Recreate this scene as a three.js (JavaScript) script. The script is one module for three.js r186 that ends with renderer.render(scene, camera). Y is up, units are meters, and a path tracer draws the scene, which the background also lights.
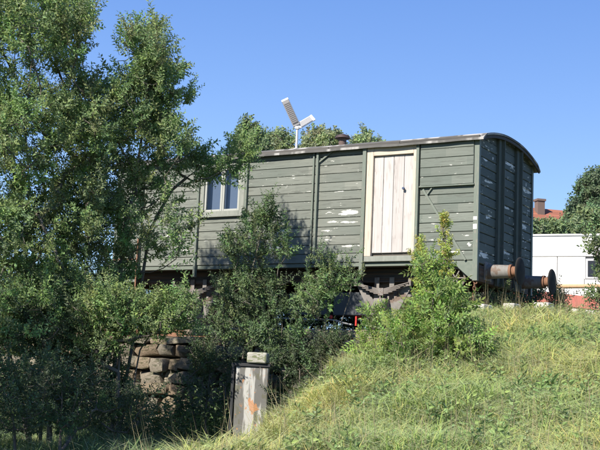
import * as THREE from 'three';
import { mergeGeometries } from 'three/addons/utils/BufferGeometryUtils.js';
import { RoundedBoxGeometry } from 'three/addons/geometries/RoundedBoxGeometry.js';

// ------------------------------------------------------------------ camera, sky, sun, exposure
const scene = new THREE.Scene();
const camera = new THREE.PerspectiveCamera(23.12, 4 / 3, 0.1, 3000);
camera.position.set(0, 1.6, 0);
const PITCH = 0.14316, ROLL = 0.0433;
camera.rotation.set(PITCH, 0, ROLL);
const renderer = new THREE.WebGLRenderer({ antialias: true });
renderer.setSize(1024, 768);
renderer.toneMapping = THREE.LinearToneMapping;
renderer.toneMappingExposure = 1.8;
renderer.shadowMap.enabled = true;

const SUN_AZ = 54 * Math.PI / 180, SUN_EL = 45 * Math.PI / 180;      // left of and behind the camera
const sunDir = new THREE.Vector3(-Math.sin(SUN_AZ) * Math.cos(SUN_EL), Math.sin(SUN_EL), Math.cos(SUN_AZ) * Math.cos(SUN_EL));
{ // clear summer sky by elevation
  const w = 512, h = 256, a = new Float32Array(w * h * 4);
  for (let j = 0; j < h; j++) {
    const el = ((j + 0.5) / h - 0.5) * Math.PI;
    const e = Math.max(0, Math.sin(el));
    const k = Math.exp(-e * 5.2), m = Math.exp(-e * 1.7);
    for (let i = 0; i < w; i++) {
      const o = (j * w + i) * 4;
      a[o] = 0.03 + 0.46 * k;
      a[o + 1] = 0.075 + 0.075 * m + 0.58 * k;
      a[o + 2] = 0.17 + 0.5 * m + 0.22 * k;
      a[o + 3] = 1;
    }
  }
  const t = new THREE.DataTexture(a, w, h, THREE.RGBAFormat, THREE.FloatType);
  t.mapping = THREE.EquirectangularReflectionMapping; t.magFilter = THREE.LinearFilter; t.minFilter = THREE.LinearFilter; t.needsUpdate = true;
  scene.background = t; scene.environment = t;
}
const sun = new THREE.DirectionalLight(new THREE.Color(1.0, 0.93, 0.82), 5);
sun.position.copy(sunDir).multiplyScalar(60); sun.target.position.set(0, 2, -15);
sun.castShadow = true; sun.shadow.mapSize.set(4096, 4096); sun.shadow.radius = 1;
Object.assign(sun.shadow.camera, { left: -30, right: 30, top: 30, bottom: -30, near: 1, far: 160 });
scene.add(sun, sun.target);

// ------------------------------------------------------------------ helpers
function rng(seed) { let s = seed >>> 0; return () => { s = (s + 0x6D2B79F5) >>> 0; let t = s; t = Math.imul(t ^ (t >>> 15), t | 1); t ^= t + Math.imul(t ^ (t >>> 7), t | 61); return ((t ^ (t >>> 14)) >>> 0) / 4294967296; }; }
const V = (x, y, z) => new THREE.Vector3(x, y, z);
const clamp = (x, a, b) => Math.min(b, Math.max(a, x));
const lerp = (a, b, t) => a + (b - a) * t;
const sstep = (a, b, x) => { const t = clamp((x - a) / (b - a), 0, 1); return t * t * (3 - 2 * t); };
function table(pts, x) { if (x <= pts[0][0]) return pts[0][1]; for (let i = 1; i < pts.length; i++) if (x <= pts[i][0]) { const [x0, y0] = pts[i - 1], [x1, y1] = pts[i]; return lerp(y0, y1, (x - x0) / (x1 - x0)); } return pts[pts.length - 1][1]; }
function hash2(i, j) { let n = Math.imul(i, 374761393) + Math.imul(j, 668265263); n = Math.imul(n ^ (n >>> 13), 1274126177); return ((n ^ (n >>> 16)) >>> 0) / 4294967296; }
function vnoise(x, y) { const i = Math.floor(x), j = Math.floor(y); let u = x - i, v = y - j; u = u * u * (3 - 2 * u); v = v * v * (3 - 2 * v); return lerp(lerp(hash2(i, j), hash2(i + 1, j), u), lerp(hash2(i, j + 1), hash2(i + 1, j + 1), u), v); }
function fbm(x, y, o = 4) { let s = 0, a = 0.5, n = 0; for (let k = 0; k < o; k++) { s += a * vnoise(x, y); n += a; x = x * 2.03 + 17.1; y = y * 2.03 + 9.7; a *= 0.5; } return s / n; }
const names = {};
function numbered(n) { const k = names[n] = (names[n] ?? -1) + 1; return k ? `${n}_${String(k).padStart(3, '0')}` : n; }
function shade(o) { o.traverse(c => { if (c.isMesh) { c.castShadow = true; c.receiveShadow = true; } }); return o; }
function top(o, name, label, category, group, kind) {
  o.name = numbered(name);
  if (label) o.userData.label = label;
  if (category) o.userData.category = category;
  if (group) o.userData.group = group;
  if (kind) o.userData.kind = kind;
  scene.add(shade(o)); return o;
}
function part(parent, name, geometry, material) { const m = new THREE.Mesh(geometry, material); m.name = name; m.castShadow = m.receiveShadow = true; parent.add(m); return m; }
const toSRGB = x => { x = clamp(x, 0, 1); return x <= 0.0031308 ? 12.92 * x : 1.055 * Math.pow(x, 1 / 2.4) - 0.055; };
function makeTex(w, h, fn, srgb = true) {   // fn(u, v) -> linear [r, g, b] or a number
  const a = new Uint8Array(w * h * 4);
  for (let j = 0; j < h; j++) for (let i = 0; i < w; i++) {
    const c = fn((i + 0.5) / w, (j + 0.5) / h), o = (j * w + i) * 4;
    if (srgb) { a[o] = toSRGB(c[0]) * 255; a[o + 1] = toSRGB(c[1]) * 255; a[o + 2] = toSRGB(c[2]) * 255; } else { a[o] = a[o + 1] = a[o + 2] = clamp(c, 0, 1) * 255; }
    a[o + 3] = 255;
  }
  const t = new THREE.DataTexture(a, w, h); t.magFilter = THREE.LinearFilter; t.minFilter = THREE.LinearMipmapLinearFilter; t.generateMipmaps = true;
  t.wrapS = t.wrapT = THREE.RepeatWrapping; if (srgb) t.colorSpace = THREE.SRGBColorSpace; t.needsUpdate = true; return t;
}
const mix3 = (a, b, t) => [lerp(a[0], b[0], t), lerp(a[1], b[1], t), lerp(a[2], b[2], t)];
const lin = (r, g, b) => new THREE.Color().setRGB(r, g, b);
const std = (r, g, b, rough = 0.85, extra = {}) => new THREE.MeshStandardMaterial({ color: lin(r, g, b), roughness: rough, ...extra });
// point seen at photograph position (u, v) of 600 x 450 at a given distance ahead
function at(u, v, d) {
  const f = 1100, c = Math.cos(ROLL), s = Math.sin(ROLL), a = u - 300, b = v - 225;
  const X = (a * c + b * s) / f, Y = -(-a * s + b * c) / f;
  const y = Y * Math.cos(PITCH) + Math.sin(PITCH), dw = Math.cos(PITCH) - Y * Math.sin(PITCH), t = d / dw;
  return V(X * t, y * t + 1.6, -d);
}
// a board in the xy plane facing +z, its front edges chamfered; uv from uvf(x, y)
function slab(x0, x1, y0, y1, z0, z1, ch, uvf, jit) {
  const j = () => jit ? (jit() - 0.5) * 0.006 : 0;
  const d = [j(), j(), j(), j()];
  const F = [V(x0 + ch, y0 + ch, z1 + d[0]), V(x1 - ch, y0 + ch, z1 + d[1]), V(x1 - ch, y1 - ch, z1 + d[2]), V(x0 + ch, y1 - ch, z1 + d[3])];
  const M = [V(x0, y0, z1 - ch), V(x1, y0, z1 - ch), V(x1, y1, z1 - ch), V(x0, y1, z1 - ch)];
  const B = [V(x0, y0, z0), V(x1, y0, z0), V(x1, y1, z0), V(x0, y1, z0)];
  const p = [], uv = [];
  const quad = (a, b, c, e) => { for (const q of [a, b, c, a, c, e]) { p.push(q.x, q.y, q.z); const t = uvf ? uvf(q.x, q.y, q.z) : [q.x, q.y + q.z]; uv.push(t[0], t[1]); } };
  quad(...F); quad(B[1], B[0], B[3], B[2]);
  for (let k = 0; k < 4; k++) { const n = (k + 1) % 4; quad(M[k], M[n], F[n], F[k]); quad(B[k], B[n], M[n], M[k]); }
  const g = new THREE.BufferGeometry();
  g.setAttribute('position', new THREE.Float32BufferAttribute(p, 3)); g.setAttribute('uv', new THREE.Float32BufferAttribute(uv, 2)); g.computeVertexNormals(); return g;
}
const bx = (w, h, d, x = 0, y = 0, z = 0) => { const g = new THREE.BoxGeometry(w, h, d); g.translate(x, y, z); return g; };
const rbx = (w, h, d, x = 0, y = 0, z = 0, r = 0.01) => { const g = new RoundedBoxGeometry(w, h, d, 2, Math.min(r, w / 2.1, h / 2.1, d / 2.1)); g.translate(x, y, z); return g; };
function cyl(a, b, r0, r1 = r0, seg = 12, open = false) {
  const d = b.clone().sub(a), g = new THREE.CylinderGeometry(r1, r0, d.length(), seg, 1, open);
  g.applyQuaternion(new THREE.Quaternion().setFromUnitVectors(V(0, 1, 0), d.clone().normalize())); const c = a.clone().add(b).multiplyScalar(0.5); g.translate(c.x, c.y, c.z); return g;
}
function bar(a, b, w, t, n = V(0, 0, 1)) {   // flat bar from a to b, width w across, thickness t along n
  const d = b.clone().sub(a), L = d.length(), x = d.normalize(), z = n.clone().sub(x.clone().multiplyScalar(n.dot(x))).normalize(), y = z.clone().cross(x);
  const g = new THREE.BoxGeometry(L, w, t); g.applyMatrix4(new THREE.Matrix4().makeBasis(x, y, z)); const c = a.clone().add(b).multiplyScalar(0.5); g.translate(c.x, c.y, c.z); return g;
}
const merge = gs => mergeGeometries(gs.map(g => { const q = g.index ? g.toNonIndexed() : g; for (const k of Object.keys(q.attributes)) if (!['position', 'normal', 'uv'].includes(k)) q.deleteAttribute(k); return q; }));

// ------------------------------------------------------------------ where the wagon stands
const YAW = 1.0393, L = 7.715, W = 2.8, FLOOR = 1.2, HS = 2.1;
const S = V(-Math.sin(YAW), 0, -Math.cos(YAW)), E = V(Math.cos(YAW), 0, -Math.sin(YAW));
const WC = V(2.9426, 3.7471 - FLOOR, -18.0546).addScaledVector(S, L / 2).addScaledVector(E, W / 2);
const TURN = -(Math.PI / 2 - YAW), RAIL_Y = WC.y, PLAT = RAIL_Y - 0.17;
const toW = (X, y, Z) => V(WC.x - S.x * X - E.x * Z, y, WC.z - S.z * X - E.z * Z);
const toL = (x, z) => { const dx = x - WC.x, dz = z - WC.z; return [-(dx * S.x + dz * S.z), -(dx * E.x + dz * E.z)]; };
const WALL_Z = 1.95;          // front face of the retaining wall, metres in front of the track's middle

// ------------------------------------------------------------------ terrain
function groundY(x, z) {
  const [X, Z] = toL(x, z), q = Z - WALL_Z, d = -z;
  if (q <= -0.35) { let y = PLAT + 0.03 * (fbm(x * 0.7, z * 0.7, 3) - 0.5); if (d > 26) y += 0.05 * (d - 26) * sstep(26, 60, d); return Math.min(y, PLAT + 3.4); }
  const right = table([[0, 2.56], [1.2, 2.48], [2.5, 2.2], [4.2, 1.75], [7.6, 0.93], [11, 0.45], [15.6, 0], [40, -0.2]], q) + 0.16 * (fbm(x * 0.8 + 5, z * 0.8, 3) - 0.5);
  const left = table([[0, 0.3], [3, 0.35], [6, 0.42], [10, 0.3], [15.6, 0], [40, -0.2]], q) + 0.2 * (fbm(x * 0.9, z * 0.9 + 3, 3) - 0.5);
  const xe = table([[4, -2.6], [9, -0.95], [11, 0.0], [13, 0.55], [14.5, 0.95], [15.5, 1.25], [17, 1.55], [22, 2.2]], d);
  const k = sstep(xe - 1.3, xe + 0.45, x);
  let y = lerp(left, right, k);
  if (q < 0) y = lerp(PLAT, y, (q + 0.35) / 0.35);
  return y;
}
const groundTex = makeTex(512, 512, (u, v) => { const n = fbm(u * 24, v * 24, 5), m = fbm(u * 7 + 3, v * 7, 4); return mix3(mix3([0.05, 0.04, 0.026], [0.085, 0.085, 0.036], sstep(0.35, 0.65, m)), [0.13, 0.11, 0.07], sstep(0.55, 0.75, n)); });
{
  const line = (c, fine, n, far) => { const o = [c]; let st = fine, p = c, i = 0; while (p < c + far) { p += st; if (++i > n) st *= 1.25; o.push(p); } return o; };
  const side = (c0, c1, fine, far) => { const mid = []; for (let p = c0; p <= c1 + 1e-6; p += fine) mid.push(p); const r = line(c1, fine, 2, far).slice(1), l = line(0, fine, 2, far).slice(1).map(p => c0 - p).reverse(); return [...l, ...mid, ...r]; };
  const xs = side(-9, 11, 0.25, 900), zs = side(-2, 17, 0.25, 900).flatMap(z => Math.abs(z - 2.0) < 1e-3 ? [z] : [z]);
  zs.push(WALL_Z - 0.36, WALL_Z - 0.02); zs.sort((a, b) => a - b);
  const p = [], uv = [], idx = [];
  for (const Z of zs) for (const X of xs) { const w = toW(X, 0, Z); p.push(w.x, groundY(w.x, w.z), w.z); uv.push(w.x / 3, w.z / 3); }
  const nx = xs.length;
  for (let j = 0; j < zs.length - 1; j++) for (let i = 0; i < nx - 1; i++) { const a = j * nx + i, b = a + 1, c = a + nx, e = c + 1; idx.push(a, c, b, b, c, e); }
  const g = new THREE.BufferGeometry(); g.setAttribute('position', new THREE.Float32BufferAttribute(p, 3)); g.setAttribute('uv', new THREE.Float32BufferAttribute(uv, 2)); g.setIndex(idx); g.computeVertexNormals();
  top(new THREE.Mesh(g, new THREE.MeshStandardMaterial({ map: groundTex, roughness: 1, bumpMap: groundTex, bumpScale: 0.03 })), 'ground', 'brown and green earth bank and yard under the grass', 'ground', null, 'structure');
}

// ------------------------------------------------------------------ materials of the wagon
const PAINT_GREEN = [0.098, 0.122, 0.104], PAINT_GREY = [0.178, 0.186, 0.16], PALE = [0.62, 0.62, 0.58];
function paintTex(w, h, mw, mh, seed, patches, base0, base1, scatter, bleach) {
  return makeTex(w, h, (u, v) => {
    const x = u * mw, y = v * mh, row = Math.floor(y / 0.1615), fy = y / 0.1615 - row;
    const tone = hash2(row * 7 + seed, Math.floor(x / 1.03 + row * 0.37) + seed);
    const grain = fbm(x * 3.2 + seed + row * 11, y * 90 + seed, 4), blot = fbm(x * 1.6 + seed * 3, y * 2.4 + row * 5, 4), fine = vnoise(x * 120, y * 260);
    let c = mix3(base0, base1, clamp((bleach && x < L - 2.1 ? 0.42 : 0.05) + 0.5 * blot + 0.35 * (tone - 0.5), 0, 1));
    const k = 0.86 + 0.26 * grain + 0.06 * (fine - 0.5) + 0.1 * (tone - 0.5);
    c = [c[0] * k, c[1] * k, c[2] * k];
    const dark = sstep(0.6, 0.72, fbm(x * 5 + seed, y * 45 + row * 3, 4)); c = mix3(c, [0.075, 0.08, 0.068], dark * 0.45);
    // peeled and whitened places
    let m = 0; const wx = fbm(x * 12 + 5, y * 40, 3), wy = fbm(x * 9 + 50, y * 30, 3);
    for (const [px, py, rx, ry, s] of patches) { const dx = (x + (wx - 0.5) * 0.16 - px) / rx, dy = (y + (wy - 0.5) * 0.05 - py) / ry, d2 = dx * dx + dy * dy; if (d2 < 6) m = Math.max(m, s * Math.exp(-d2 * 0.9)); }
    const pn = fbm(x * 9 + seed * 2, y * 34 + row * 13, 5);
    const edge = fy < 0.14 || fy > 0.88 ? 0.05 : 0;
    const peel = sstep(0.66, 0.72, pn * 0.8 + m * 0.42 + edge + scatter * fbm(x * 2.3 + 31, y * 2.1 + seed, 3));
    return mix3(c, mix3(PALE, [0.36, 0.35, 0.31], sstep(0.35, 0.7, fbm(x * 14, y * 50, 3)) * (m > 0.5 ? 0.25 : 0.9)), peel);
  });
}
const sideX = s => L - s;      // texture x runs from the left end
const sideTex = paintTex(2048, 600, L, 2.2, 5, [
  [sideX(3.9), 0.9, 0.08, 0.03, 0.9], [sideX(3.78), 0.72, 0.22, 0.02, 0.95], [sideX(3.85), 0.6, 0.26, 0.035, 1.1], [sideX(3.92), 0.44, 0.2, 0.028, 1.0], [sideX(3.95), 0.31, 0.33, 0.034, 1.1], [sideX(3.6), 0.31, 0.2, 0.02, 0.9],
  [sideX(2.4), 0.9, 0.13, 0.05, 1.2], [sideX(2.56), 0.87, 0.1, 0.022, 1.0], [sideX(2.78), 0.9, 0.08, 0.018, 1.0], [sideX(2.42), 0.72, 0.2, 0.016, 1.0], [sideX(2.7), 0.74, 0.12, 0.014, 0.9], [sideX(2.86), 0.58, 0.16, 0.014, 0.9], [sideX(2.85), 0.42, 0.12, 0.014, 0.9], [sideX(2.35), 0.3, 0.22, 0.015, 0.85],
  [sideX(2.6), 1.28, 0.12, 0.012, 0.85], [sideX(2.7), 1.85, 0.1, 0.012, 0.8], [sideX(0.85), 0.74, 0.08, 0.014, 0.9], [sideX(0.16), 0.42, 0.07, 0.02, 0.9], [sideX(0.13), 0.28, 0.05, 0.03, 0.9], [sideX(0.8), 0.35, 0.2, 0.012, 0.8], [sideX(0.45), 0.15, 0.2, 0.012, 0.8],
  [sideX(6.3), 0.6, 0.3, 0.02, 0.85], [sideX(6.6), 1.3, 0.3, 0.02, 0.8], [sideX(7.3), 0.12, 0.2, 0.03, 0.9], [sideX(5.9), 0.3, 0.15, 0.02, 0.9]],
  PAINT_GREEN, PAINT_GREY, 0.05, true);
const endTex = paintTex(1024, 900, W, 2.5, 23, [[0.28, 0.12, 0.3, 0.05, 1.1], [0.45, 1.4, 0.2, 0.03, 0.9], [0.3, 1.75, 0.2, 0.02, 0.9], [1.4, 1.1, 0.3, 0.03, 0.9], [1.5, 1.9, 0.3, 0.03, 0.8], [2.3, 0.9, 0.3, 0.03, 0.9], [2.35, 1.6, 0.3, 0.03, 0.9], [0.5, 0.8, 0.2, 0.03, 0.85], [1.3, 0.3, 0.3, 0.03, 0.9]], [0.058, 0.076, 0.066], [0.085, 0.1, 0.088], 0.15);  // same paint as the side, darkened to paint in the end wall shade
const grainBump = makeTex(512, 512, (u, v) => 0.5 * fbm(u * 6, v * 130, 4) + 0.5 * fbm(u * 40, v * 60, 3), false);
const vary = (tex, list, rough = 0.72) => list.map(k => new THREE.MeshStandardMaterial({ map: tex, color: lin(k, k, k), roughness: rough, bumpMap: grainBump, bumpScale: 0.003 }));
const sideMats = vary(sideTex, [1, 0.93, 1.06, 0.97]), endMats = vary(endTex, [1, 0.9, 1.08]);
const woodTex = (a, b, c, seed) => makeTex(512, 512, (u, v) => { const g = fbm(u * 42 + seed, v * 2.2, 4), f = fbm(u * 150 + seed, v * 5, 3), m = fbm(u * 5 + seed, v * 5, 3), spot = sstep(0.66, 0.74, fbm(u * 26 + seed, v * 12, 3)); return mix3(mix3(mix3(a, b, g), c, sstep(0.5, 0.75, f) * 0.5), [a[0] * 0.55, a[1] * 0.52, a[2] * 0.5], spot * 0.4 + 0.25 * sstep(0.55, 0.8, m)); });
const doorTex = woodTex([0.5, 0.47, 0.455], [0.41, 0.385, 0.37], [0.3, 0.275, 0.258], 3), frameTex = woodTex([0.56, 0.49, 0.41], [0.45, 0.385, 0.315], [0.36, 0.3, 0.235], 8);
const doorMats = [1, 0.93, 1.05].map(k => new THREE.MeshStandardMaterial({ map: doorTex, color: lin(k, k, k), roughness: 0.85 })), frameMat = new THREE.MeshStandardMaterial({ map: frameTex, roughness: 0.85 });
const trimTex = makeTex(256, 256, (u, v) => { const n = fbm(u * 20, v * 20, 4), r = sstep(0.6, 0.72, fbm(u * 9 + 4, v * 30, 4)); return mix3([0.1 + 0.05 * n, 0.125 + 0.05 * n, 0.1 + 0.045 * n], [0.2, 0.185, 0.155], r * 0.8); });
const trimMat = new THREE.MeshStandardMaterial({ map: trimTex, roughness: 0.6 });
const shadedEndTrim = new THREE.MeshStandardMaterial({ map: trimTex, color: lin(0.6, 0.6, 0.62), roughness: 0.8 });  // trim copy darkened so the shade on the end posts is in the colour
const winFrameMat = new THREE.MeshStandardMaterial({ map: makeTex(256, 256, (u, v) => { const n = fbm(u * 30, v * 8, 4); return mix3([0.17, 0.185, 0.16], [0.25, 0.26, 0.23], n); }), roughness: 0.7 });
const whitePaint = std(0.62, 0.62, 0.6, 0.7);
const rustTex = makeTex(256, 256, (u, v) => { const n = fbm(u * 14, v * 14, 5), m = fbm(u * 5 + 2, v * 5, 3); return mix3(mix3([0.035, 0.032, 0.03], [0.085, 0.05, 0.032], sstep(0.4, 0.6, n)), [0.09, 0.085, 0.08], sstep(0.55, 0.7, m) * 0.6); });
const darkIron = new THREE.MeshStandardMaterial({ map: rustTex, roughness: 0.75, metalness: 0.15 });
const greyIron = new THREE.MeshStandardMaterial({ map: makeTex(256, 256, (u, v) => { const n = fbm(u * 14, v * 14, 5), m = fbm(u * 6 + 2, v * 6, 3); return mix3(mix3([0.15, 0.14, 0.13], [0.22, 0.205, 0.19], n), [0.12, 0.07, 0.045], sstep(0.52, 0.66, m) * 0.7); }), roughness: 0.75 });
const rust = new THREE.MeshStandardMaterial({ map: makeTex(256, 256, (u, v) => { const n = fbm(u * 18, v * 18, 5); return mix3([0.12, 0.055, 0.032], [0.26, 0.135, 0.08], n); }), roughness: 0.85 });
const blackIron = new THREE.MeshStandardMaterial({ map: makeTex(128, 128, (u, v) => mix3([0.01, 0.01, 0.0105], [0.028, 0.025, 0.023], fbm(u * 12, v * 12, 4))), roughness: 1 });
const black = std(0.015, 0.016, 0.018, 0.6);
const roofMat = new THREE.MeshStandardMaterial({ map: makeTex(1024, 256, (u, v) => { const n = fbm(u * 60, v * 22, 5), m = sstep(0.5, 0.6, fbm(u * 22 + 4, v * 7, 4)); return mix3(mix3([0.07, 0.07, 0.068], [0.14, 0.135, 0.125], n), [0.42, 0.41, 0.39], m * 0.75 * sstep(0.3, 0.6, n)); }), roughness: 0.9 });
const fasciaMats = [0.45, 0.6, 0.75].map(k => new THREE.MeshStandardMaterial({ map: woodTex([0.16, 0.15, 0.14], [0.1, 0.095, 0.088], [0.06, 0.058, 0.052], 21), color: lin(k, k, k), roughness: 0.9 }));  // boards darkened to paint the shadow below the roof edge
const glass = new THREE.MeshPhysicalMaterial({ color: lin(0.9, 0.94, 0.98), roughness: 0.04, transmission: 1, thickness: 0, ior: 1.5 });
const curtainMat = std(0.11, 0.13, 0.17, 0.95);
const inner = std(0.1, 0.09, 0.075, 0.95);

// ------------------------------------------------------------------ the goods wagon
const arc = z => 0.2 * (1 - Math.pow(Math.abs(z) / (W / 2), 2.1));            // rise of the roof across the width
{
  const g = new THREE.Group(); g.position.copy(WC); g.rotation.y = TURN;
  const R = rng(11), X = s => L / 2 - s, ZF = W / 2;
  const uvSide = (x, y) => [(x + L / 2) / L, (y - FLOOR) / 2.2];
  const addSide = (s0, s1, h0, h1, z1 = ZF, z0 = ZF - 0.032, m = null) => part(g, 'plank', slab(X(s1), X(s0), FLOOR + h0, FLOOR + h1, z0, z1, 0.009, uvSide, R), m || sideMats[Math.floor(R() * sideMats.length)]);
  const ROWS = 13, RH = HS / ROWS;
  const bays = [[0.03, 1.06], [2.13, 3.1], [3.1, 4.6], [4.6, 5.67], [5.67, 7.06], [7.06, L - 0.03]];
  bays.forEach(([a, b], bi) => { for (let r = 0; r < ROWS; r++) {
    const h0 = r * RH + 0.003, h1 = (r + 1) * RH - 0.003;
    if (bi === 3 && h1 > 0.93 && h0 < 1.95) { if (h0 < 0.93) addSide(a, b, h0, 0.93); else if (h1 > 1.95) addSide(a, b, 1.95, h1); continue; }
    if (bi === 0 && h0 > 1.28) continue;
    addSide(a + 0.002, b - 0.002, h0, bi === 0 && h1 > 1.29 ? 1.29 : h1, ZF - R() * 0.004);
  } });
  // flap over the right bay: five boards standing proud, with its own drip strip
  for (let r = 0; r < 5; r++) { const a = 1.285 + r * 0.159; addSide(0.075, 1.05, a + 0.002, a + 0.157, ZF + 0.038, ZF); }
  part(g, 'drip_strip', slab(X(1.06), X(0.06), FLOOR + 1.262, FLOOR + 1.284, ZF, ZF + 0.052, 0.004), trimMat);
  // the far side and both ends
  for (let r = 0; r < ROWS; r++) { const m = part(g, 'plank', slab(-L / 2 + 0.03, L / 2 - 0.03, FLOOR + r * RH + 0.003, FLOOR + (r + 1) * RH - 0.003, ZF - 0.032, ZF, 0.009, uvSide, R), sideMats[r % 4]); m.rotation.y = Math.PI; }
  const uvEnd = (x, y) => [(x + W / 2) / W, (y - FLOOR) / 2.5];
  for (const dir of [1, -1]) {
    const cols = [[-W / 2 + 0.03, -0.47], [-0.47, 0.47], [0.47, W / 2 - 0.03]];
    for (const [a, b] of cols) for (let r = 0; r < ROWS; r++) {
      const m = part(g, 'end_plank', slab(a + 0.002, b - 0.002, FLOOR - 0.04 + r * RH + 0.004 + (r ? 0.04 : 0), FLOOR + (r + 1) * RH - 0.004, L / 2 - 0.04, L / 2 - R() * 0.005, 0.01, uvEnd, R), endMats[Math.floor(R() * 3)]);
      m.rotation.y = dir * Math.PI / 2;
    }
    const sh = new THREE.Shape(); sh.moveTo(-W / 2 + 0.03, 0); sh.lineTo(W / 2 - 0.03, 0); for (let k = 0; k <= 16; k++) { const z = lerp(W / 2 - 0.03, -W / 2 + 0.03, k / 16); sh.lineTo(z, arc(z) + 0.012); }
    const gg = new THREE.ExtrudeGeometry(sh, { depth: 0.035, bevelEnabled: false }); gg.translate(0, FLOOR + HS, L / 2 - 0.04);
    const uvs = gg.attributes.uv, ps = gg.attributes.position; for (let k = 0; k < uvs.count; k++) uvs.setXY(k, ...uvEnd(ps.getX(k), ps.getY(k)));
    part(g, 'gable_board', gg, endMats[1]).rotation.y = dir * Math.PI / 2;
    for (const z of [-0.47, 0.47]) part(g, 'end_post', merge([bx(0.05, HS + arc(z) + 0.35, 0.14, dir * (L / 2 + 0.022), FLOOR + (HS + arc(z) - 0.35) / 2, z), bx(0.1, HS + arc(z) + 0.35, 0.022, dir * (L / 2 + 0.05), FLOOR + (HS + arc(z) - 0.35) / 2, z - 0.075)]), shadedEndTrim);
  }
  // angle iron corner posts
  for (const sx of [1, -1]) for (const sz of [1, -1]) {
    part(g, 'corner_post', merge([bx(0.075, HS + 0.34, 0.016, sx * (L / 2 - 0.03), FLOOR + (HS - 0.34) / 2, sz * (ZF + 0.01)), bx(0.016, HS + 0.34, 0.075, sx * (L / 2 + 0.0085), FLOOR + (HS - 0.34) / 2, sz * (ZF - 0.02))]), trimMat);
  }
  for (const [h, hh] of [[0.56, 0.085], [0.7, 0.055]]) part(g, 'paint_mark', bx(0.066, hh, 0.003, X(0.035), FLOOR + h, ZF + 0.0195), whitePaint);
  // side posts; some reach below the floor
  for (const [s, w, lo, hi, pr] of [[1.095, 0.055, -0.2, 2.1, 0.055], [2.12, 0.07, -0.22, 2.1, 0.06], [3.075, 0.045, -0.02, 2.1, 0.06], [3.165, 0.035, -0.02, 2.1, 0.035], [4.6, 0.05, -0.2, 2.1, 0.05], [5.69, 0.05, -0.22, 2.1, 0.055], [7.06, 0.045, -0.02, 2.1, 0.05]])
    part(g, 'side_post', rbx(w, hi - lo, pr + 0.02, X(s), FLOOR + (hi + lo) / 2, ZF + (pr - 0.02) / 2, 0.006), trimMat);
  part(g, 'brace', bar(V(X(3.06), FLOOR + 1.84, ZF + 0.02), V(X(2.74), FLOOR + 2.06, ZF + 0.02), 0.028, 0.022), trimMat);
  part(g, 'brace', bar(V(X(0.99), FLOOR + 1.23, ZF + 0.018), V(X(0.19), FLOOR + 0.0, ZF + 0.018), 0.035, 0.03), trimMat);
  part(g, 'brace', bar(V(X(0.83), FLOOR + 1.25, ZF + 0.02), V(X(0.93), FLOOR + 1.12, ZF + 0.02), 0.02, 0.02), trimMat);
  // gussets at the corners below the floor
  for (const sx of [1, -1]) { const sh = new THREE.Shape(); sh.moveTo(0.03, 0); sh.lineTo(0.46, 0); sh.lineTo(0.1, -0.31); sh.lineTo(0.03, -0.31); const q = new THREE.ExtrudeGeometry(sh, { depth: 0.02, bevelEnabled: false }); const m = part(g, 'corner_gusset', q, trimMat); m.position.set(sx * L / 2, FLOOR - 0.006, sx > 0 ? ZF - 0.006 : ZF - 0.026); m.rotation.y = sx > 0 ? Math.PI : 0; }
  part(g, 'bottom_rail', rbx(L - 0.1, 0.07, 0.05, 0, FLOOR - 0.038, ZF - 0.045, 0.008), trimMat);
  // pale door in raw timber frame
  const uvM = (x, y) => [x * 1.1 + 0.3, y * 0.45];
  const door = part(g, 'door', bx(0.77, 1.72, 0.01, X(1.565), FLOOR + 1.015, ZF - 0.06), inner);
  const cuts = [1.185, 1.375, 1.575, 1.77, 1.955];
  for (let k = 0; k < 4; k++) { const m = part(door, 'door_board', slab(X(cuts[k + 1]) + 0.003, X(cuts[k]) - 0.003, FLOOR + 0.16, FLOOR + 1.875, ZF - 0.054, ZF - 0.02 - R() * 0.006, 0.006, (x, y) => [x * 1.3 + k * 0.37, y * 0.5 + k * 0.2], R), doorMats[k % 3]); }
  part(door, 'door_knob', merge([cyl(V(X(1.36), FLOOR + 1.27, ZF - 0.025), V(X(1.36), FLOOR + 1.27, ZF + 0.03), 0.012), cyl(V(X(1.36), FLOOR + 1.27, ZF + 0.02), V(X(1.36), FLOOR + 1.27, ZF + 0.045), 0.026, 0.02)]), std(0.05, 0.08, 0.15, 0.4));
  part(g, 'door_frame', slab(X(2.082), X(1.957), FLOOR + 0.1, FLOOR + 2.07, ZF - 0.05, ZF + 0.028, 0.006, uvM, R), frameMat);
  part(g, 'door_frame', slab(X(1.183), X(1.125), FLOOR + 0.1, FLOOR + 2.07, ZF - 0.05, ZF + 0.028, 0.006, uvM, R), frameMat);
  part(g, 'door_frame', slab(X(1.955), X(1.185), FLOOR + 1.88, FLOOR + 2.07, ZF - 0.05, ZF + 0.026, 0.006, (x, y) => [y * 1.1, x * 0.45], R), frameMat);
  part(g, 'door_sill', slab(X(2.08), X(1.127), FLOOR + 0.0, FLOOR + 0.098, ZF - 0.05, ZF + 0.034, 0.008), winFrameMat);
  // window: outer frame, two casements with panes, sill
  const win = part(g, 'window', merge([
    slab(X(5.655), X(5.565), FLOOR + 0.94, FLOOR + 1.945, ZF - 0.03, ZF + 0.03, 0.006), slab(X(4.755), X(4.64), FLOOR + 0.94, FLOOR + 1.945, ZF - 0.03, ZF + 0.03, 0.006),
    slab(X(5.563), X(4.757), FLOOR + 1.865, FLOOR + 1.945, ZF - 0.03, ZF + 0.028, 0.006), slab(X(5.563), X(4.757), FLOOR + 0.94, FLOOR + 1.03, ZF - 0.03, ZF + 0.028, 0.006)]), winFrameMat);
  const casWhite = std(0.33, 0.34, 0.31, 0.6);
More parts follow.
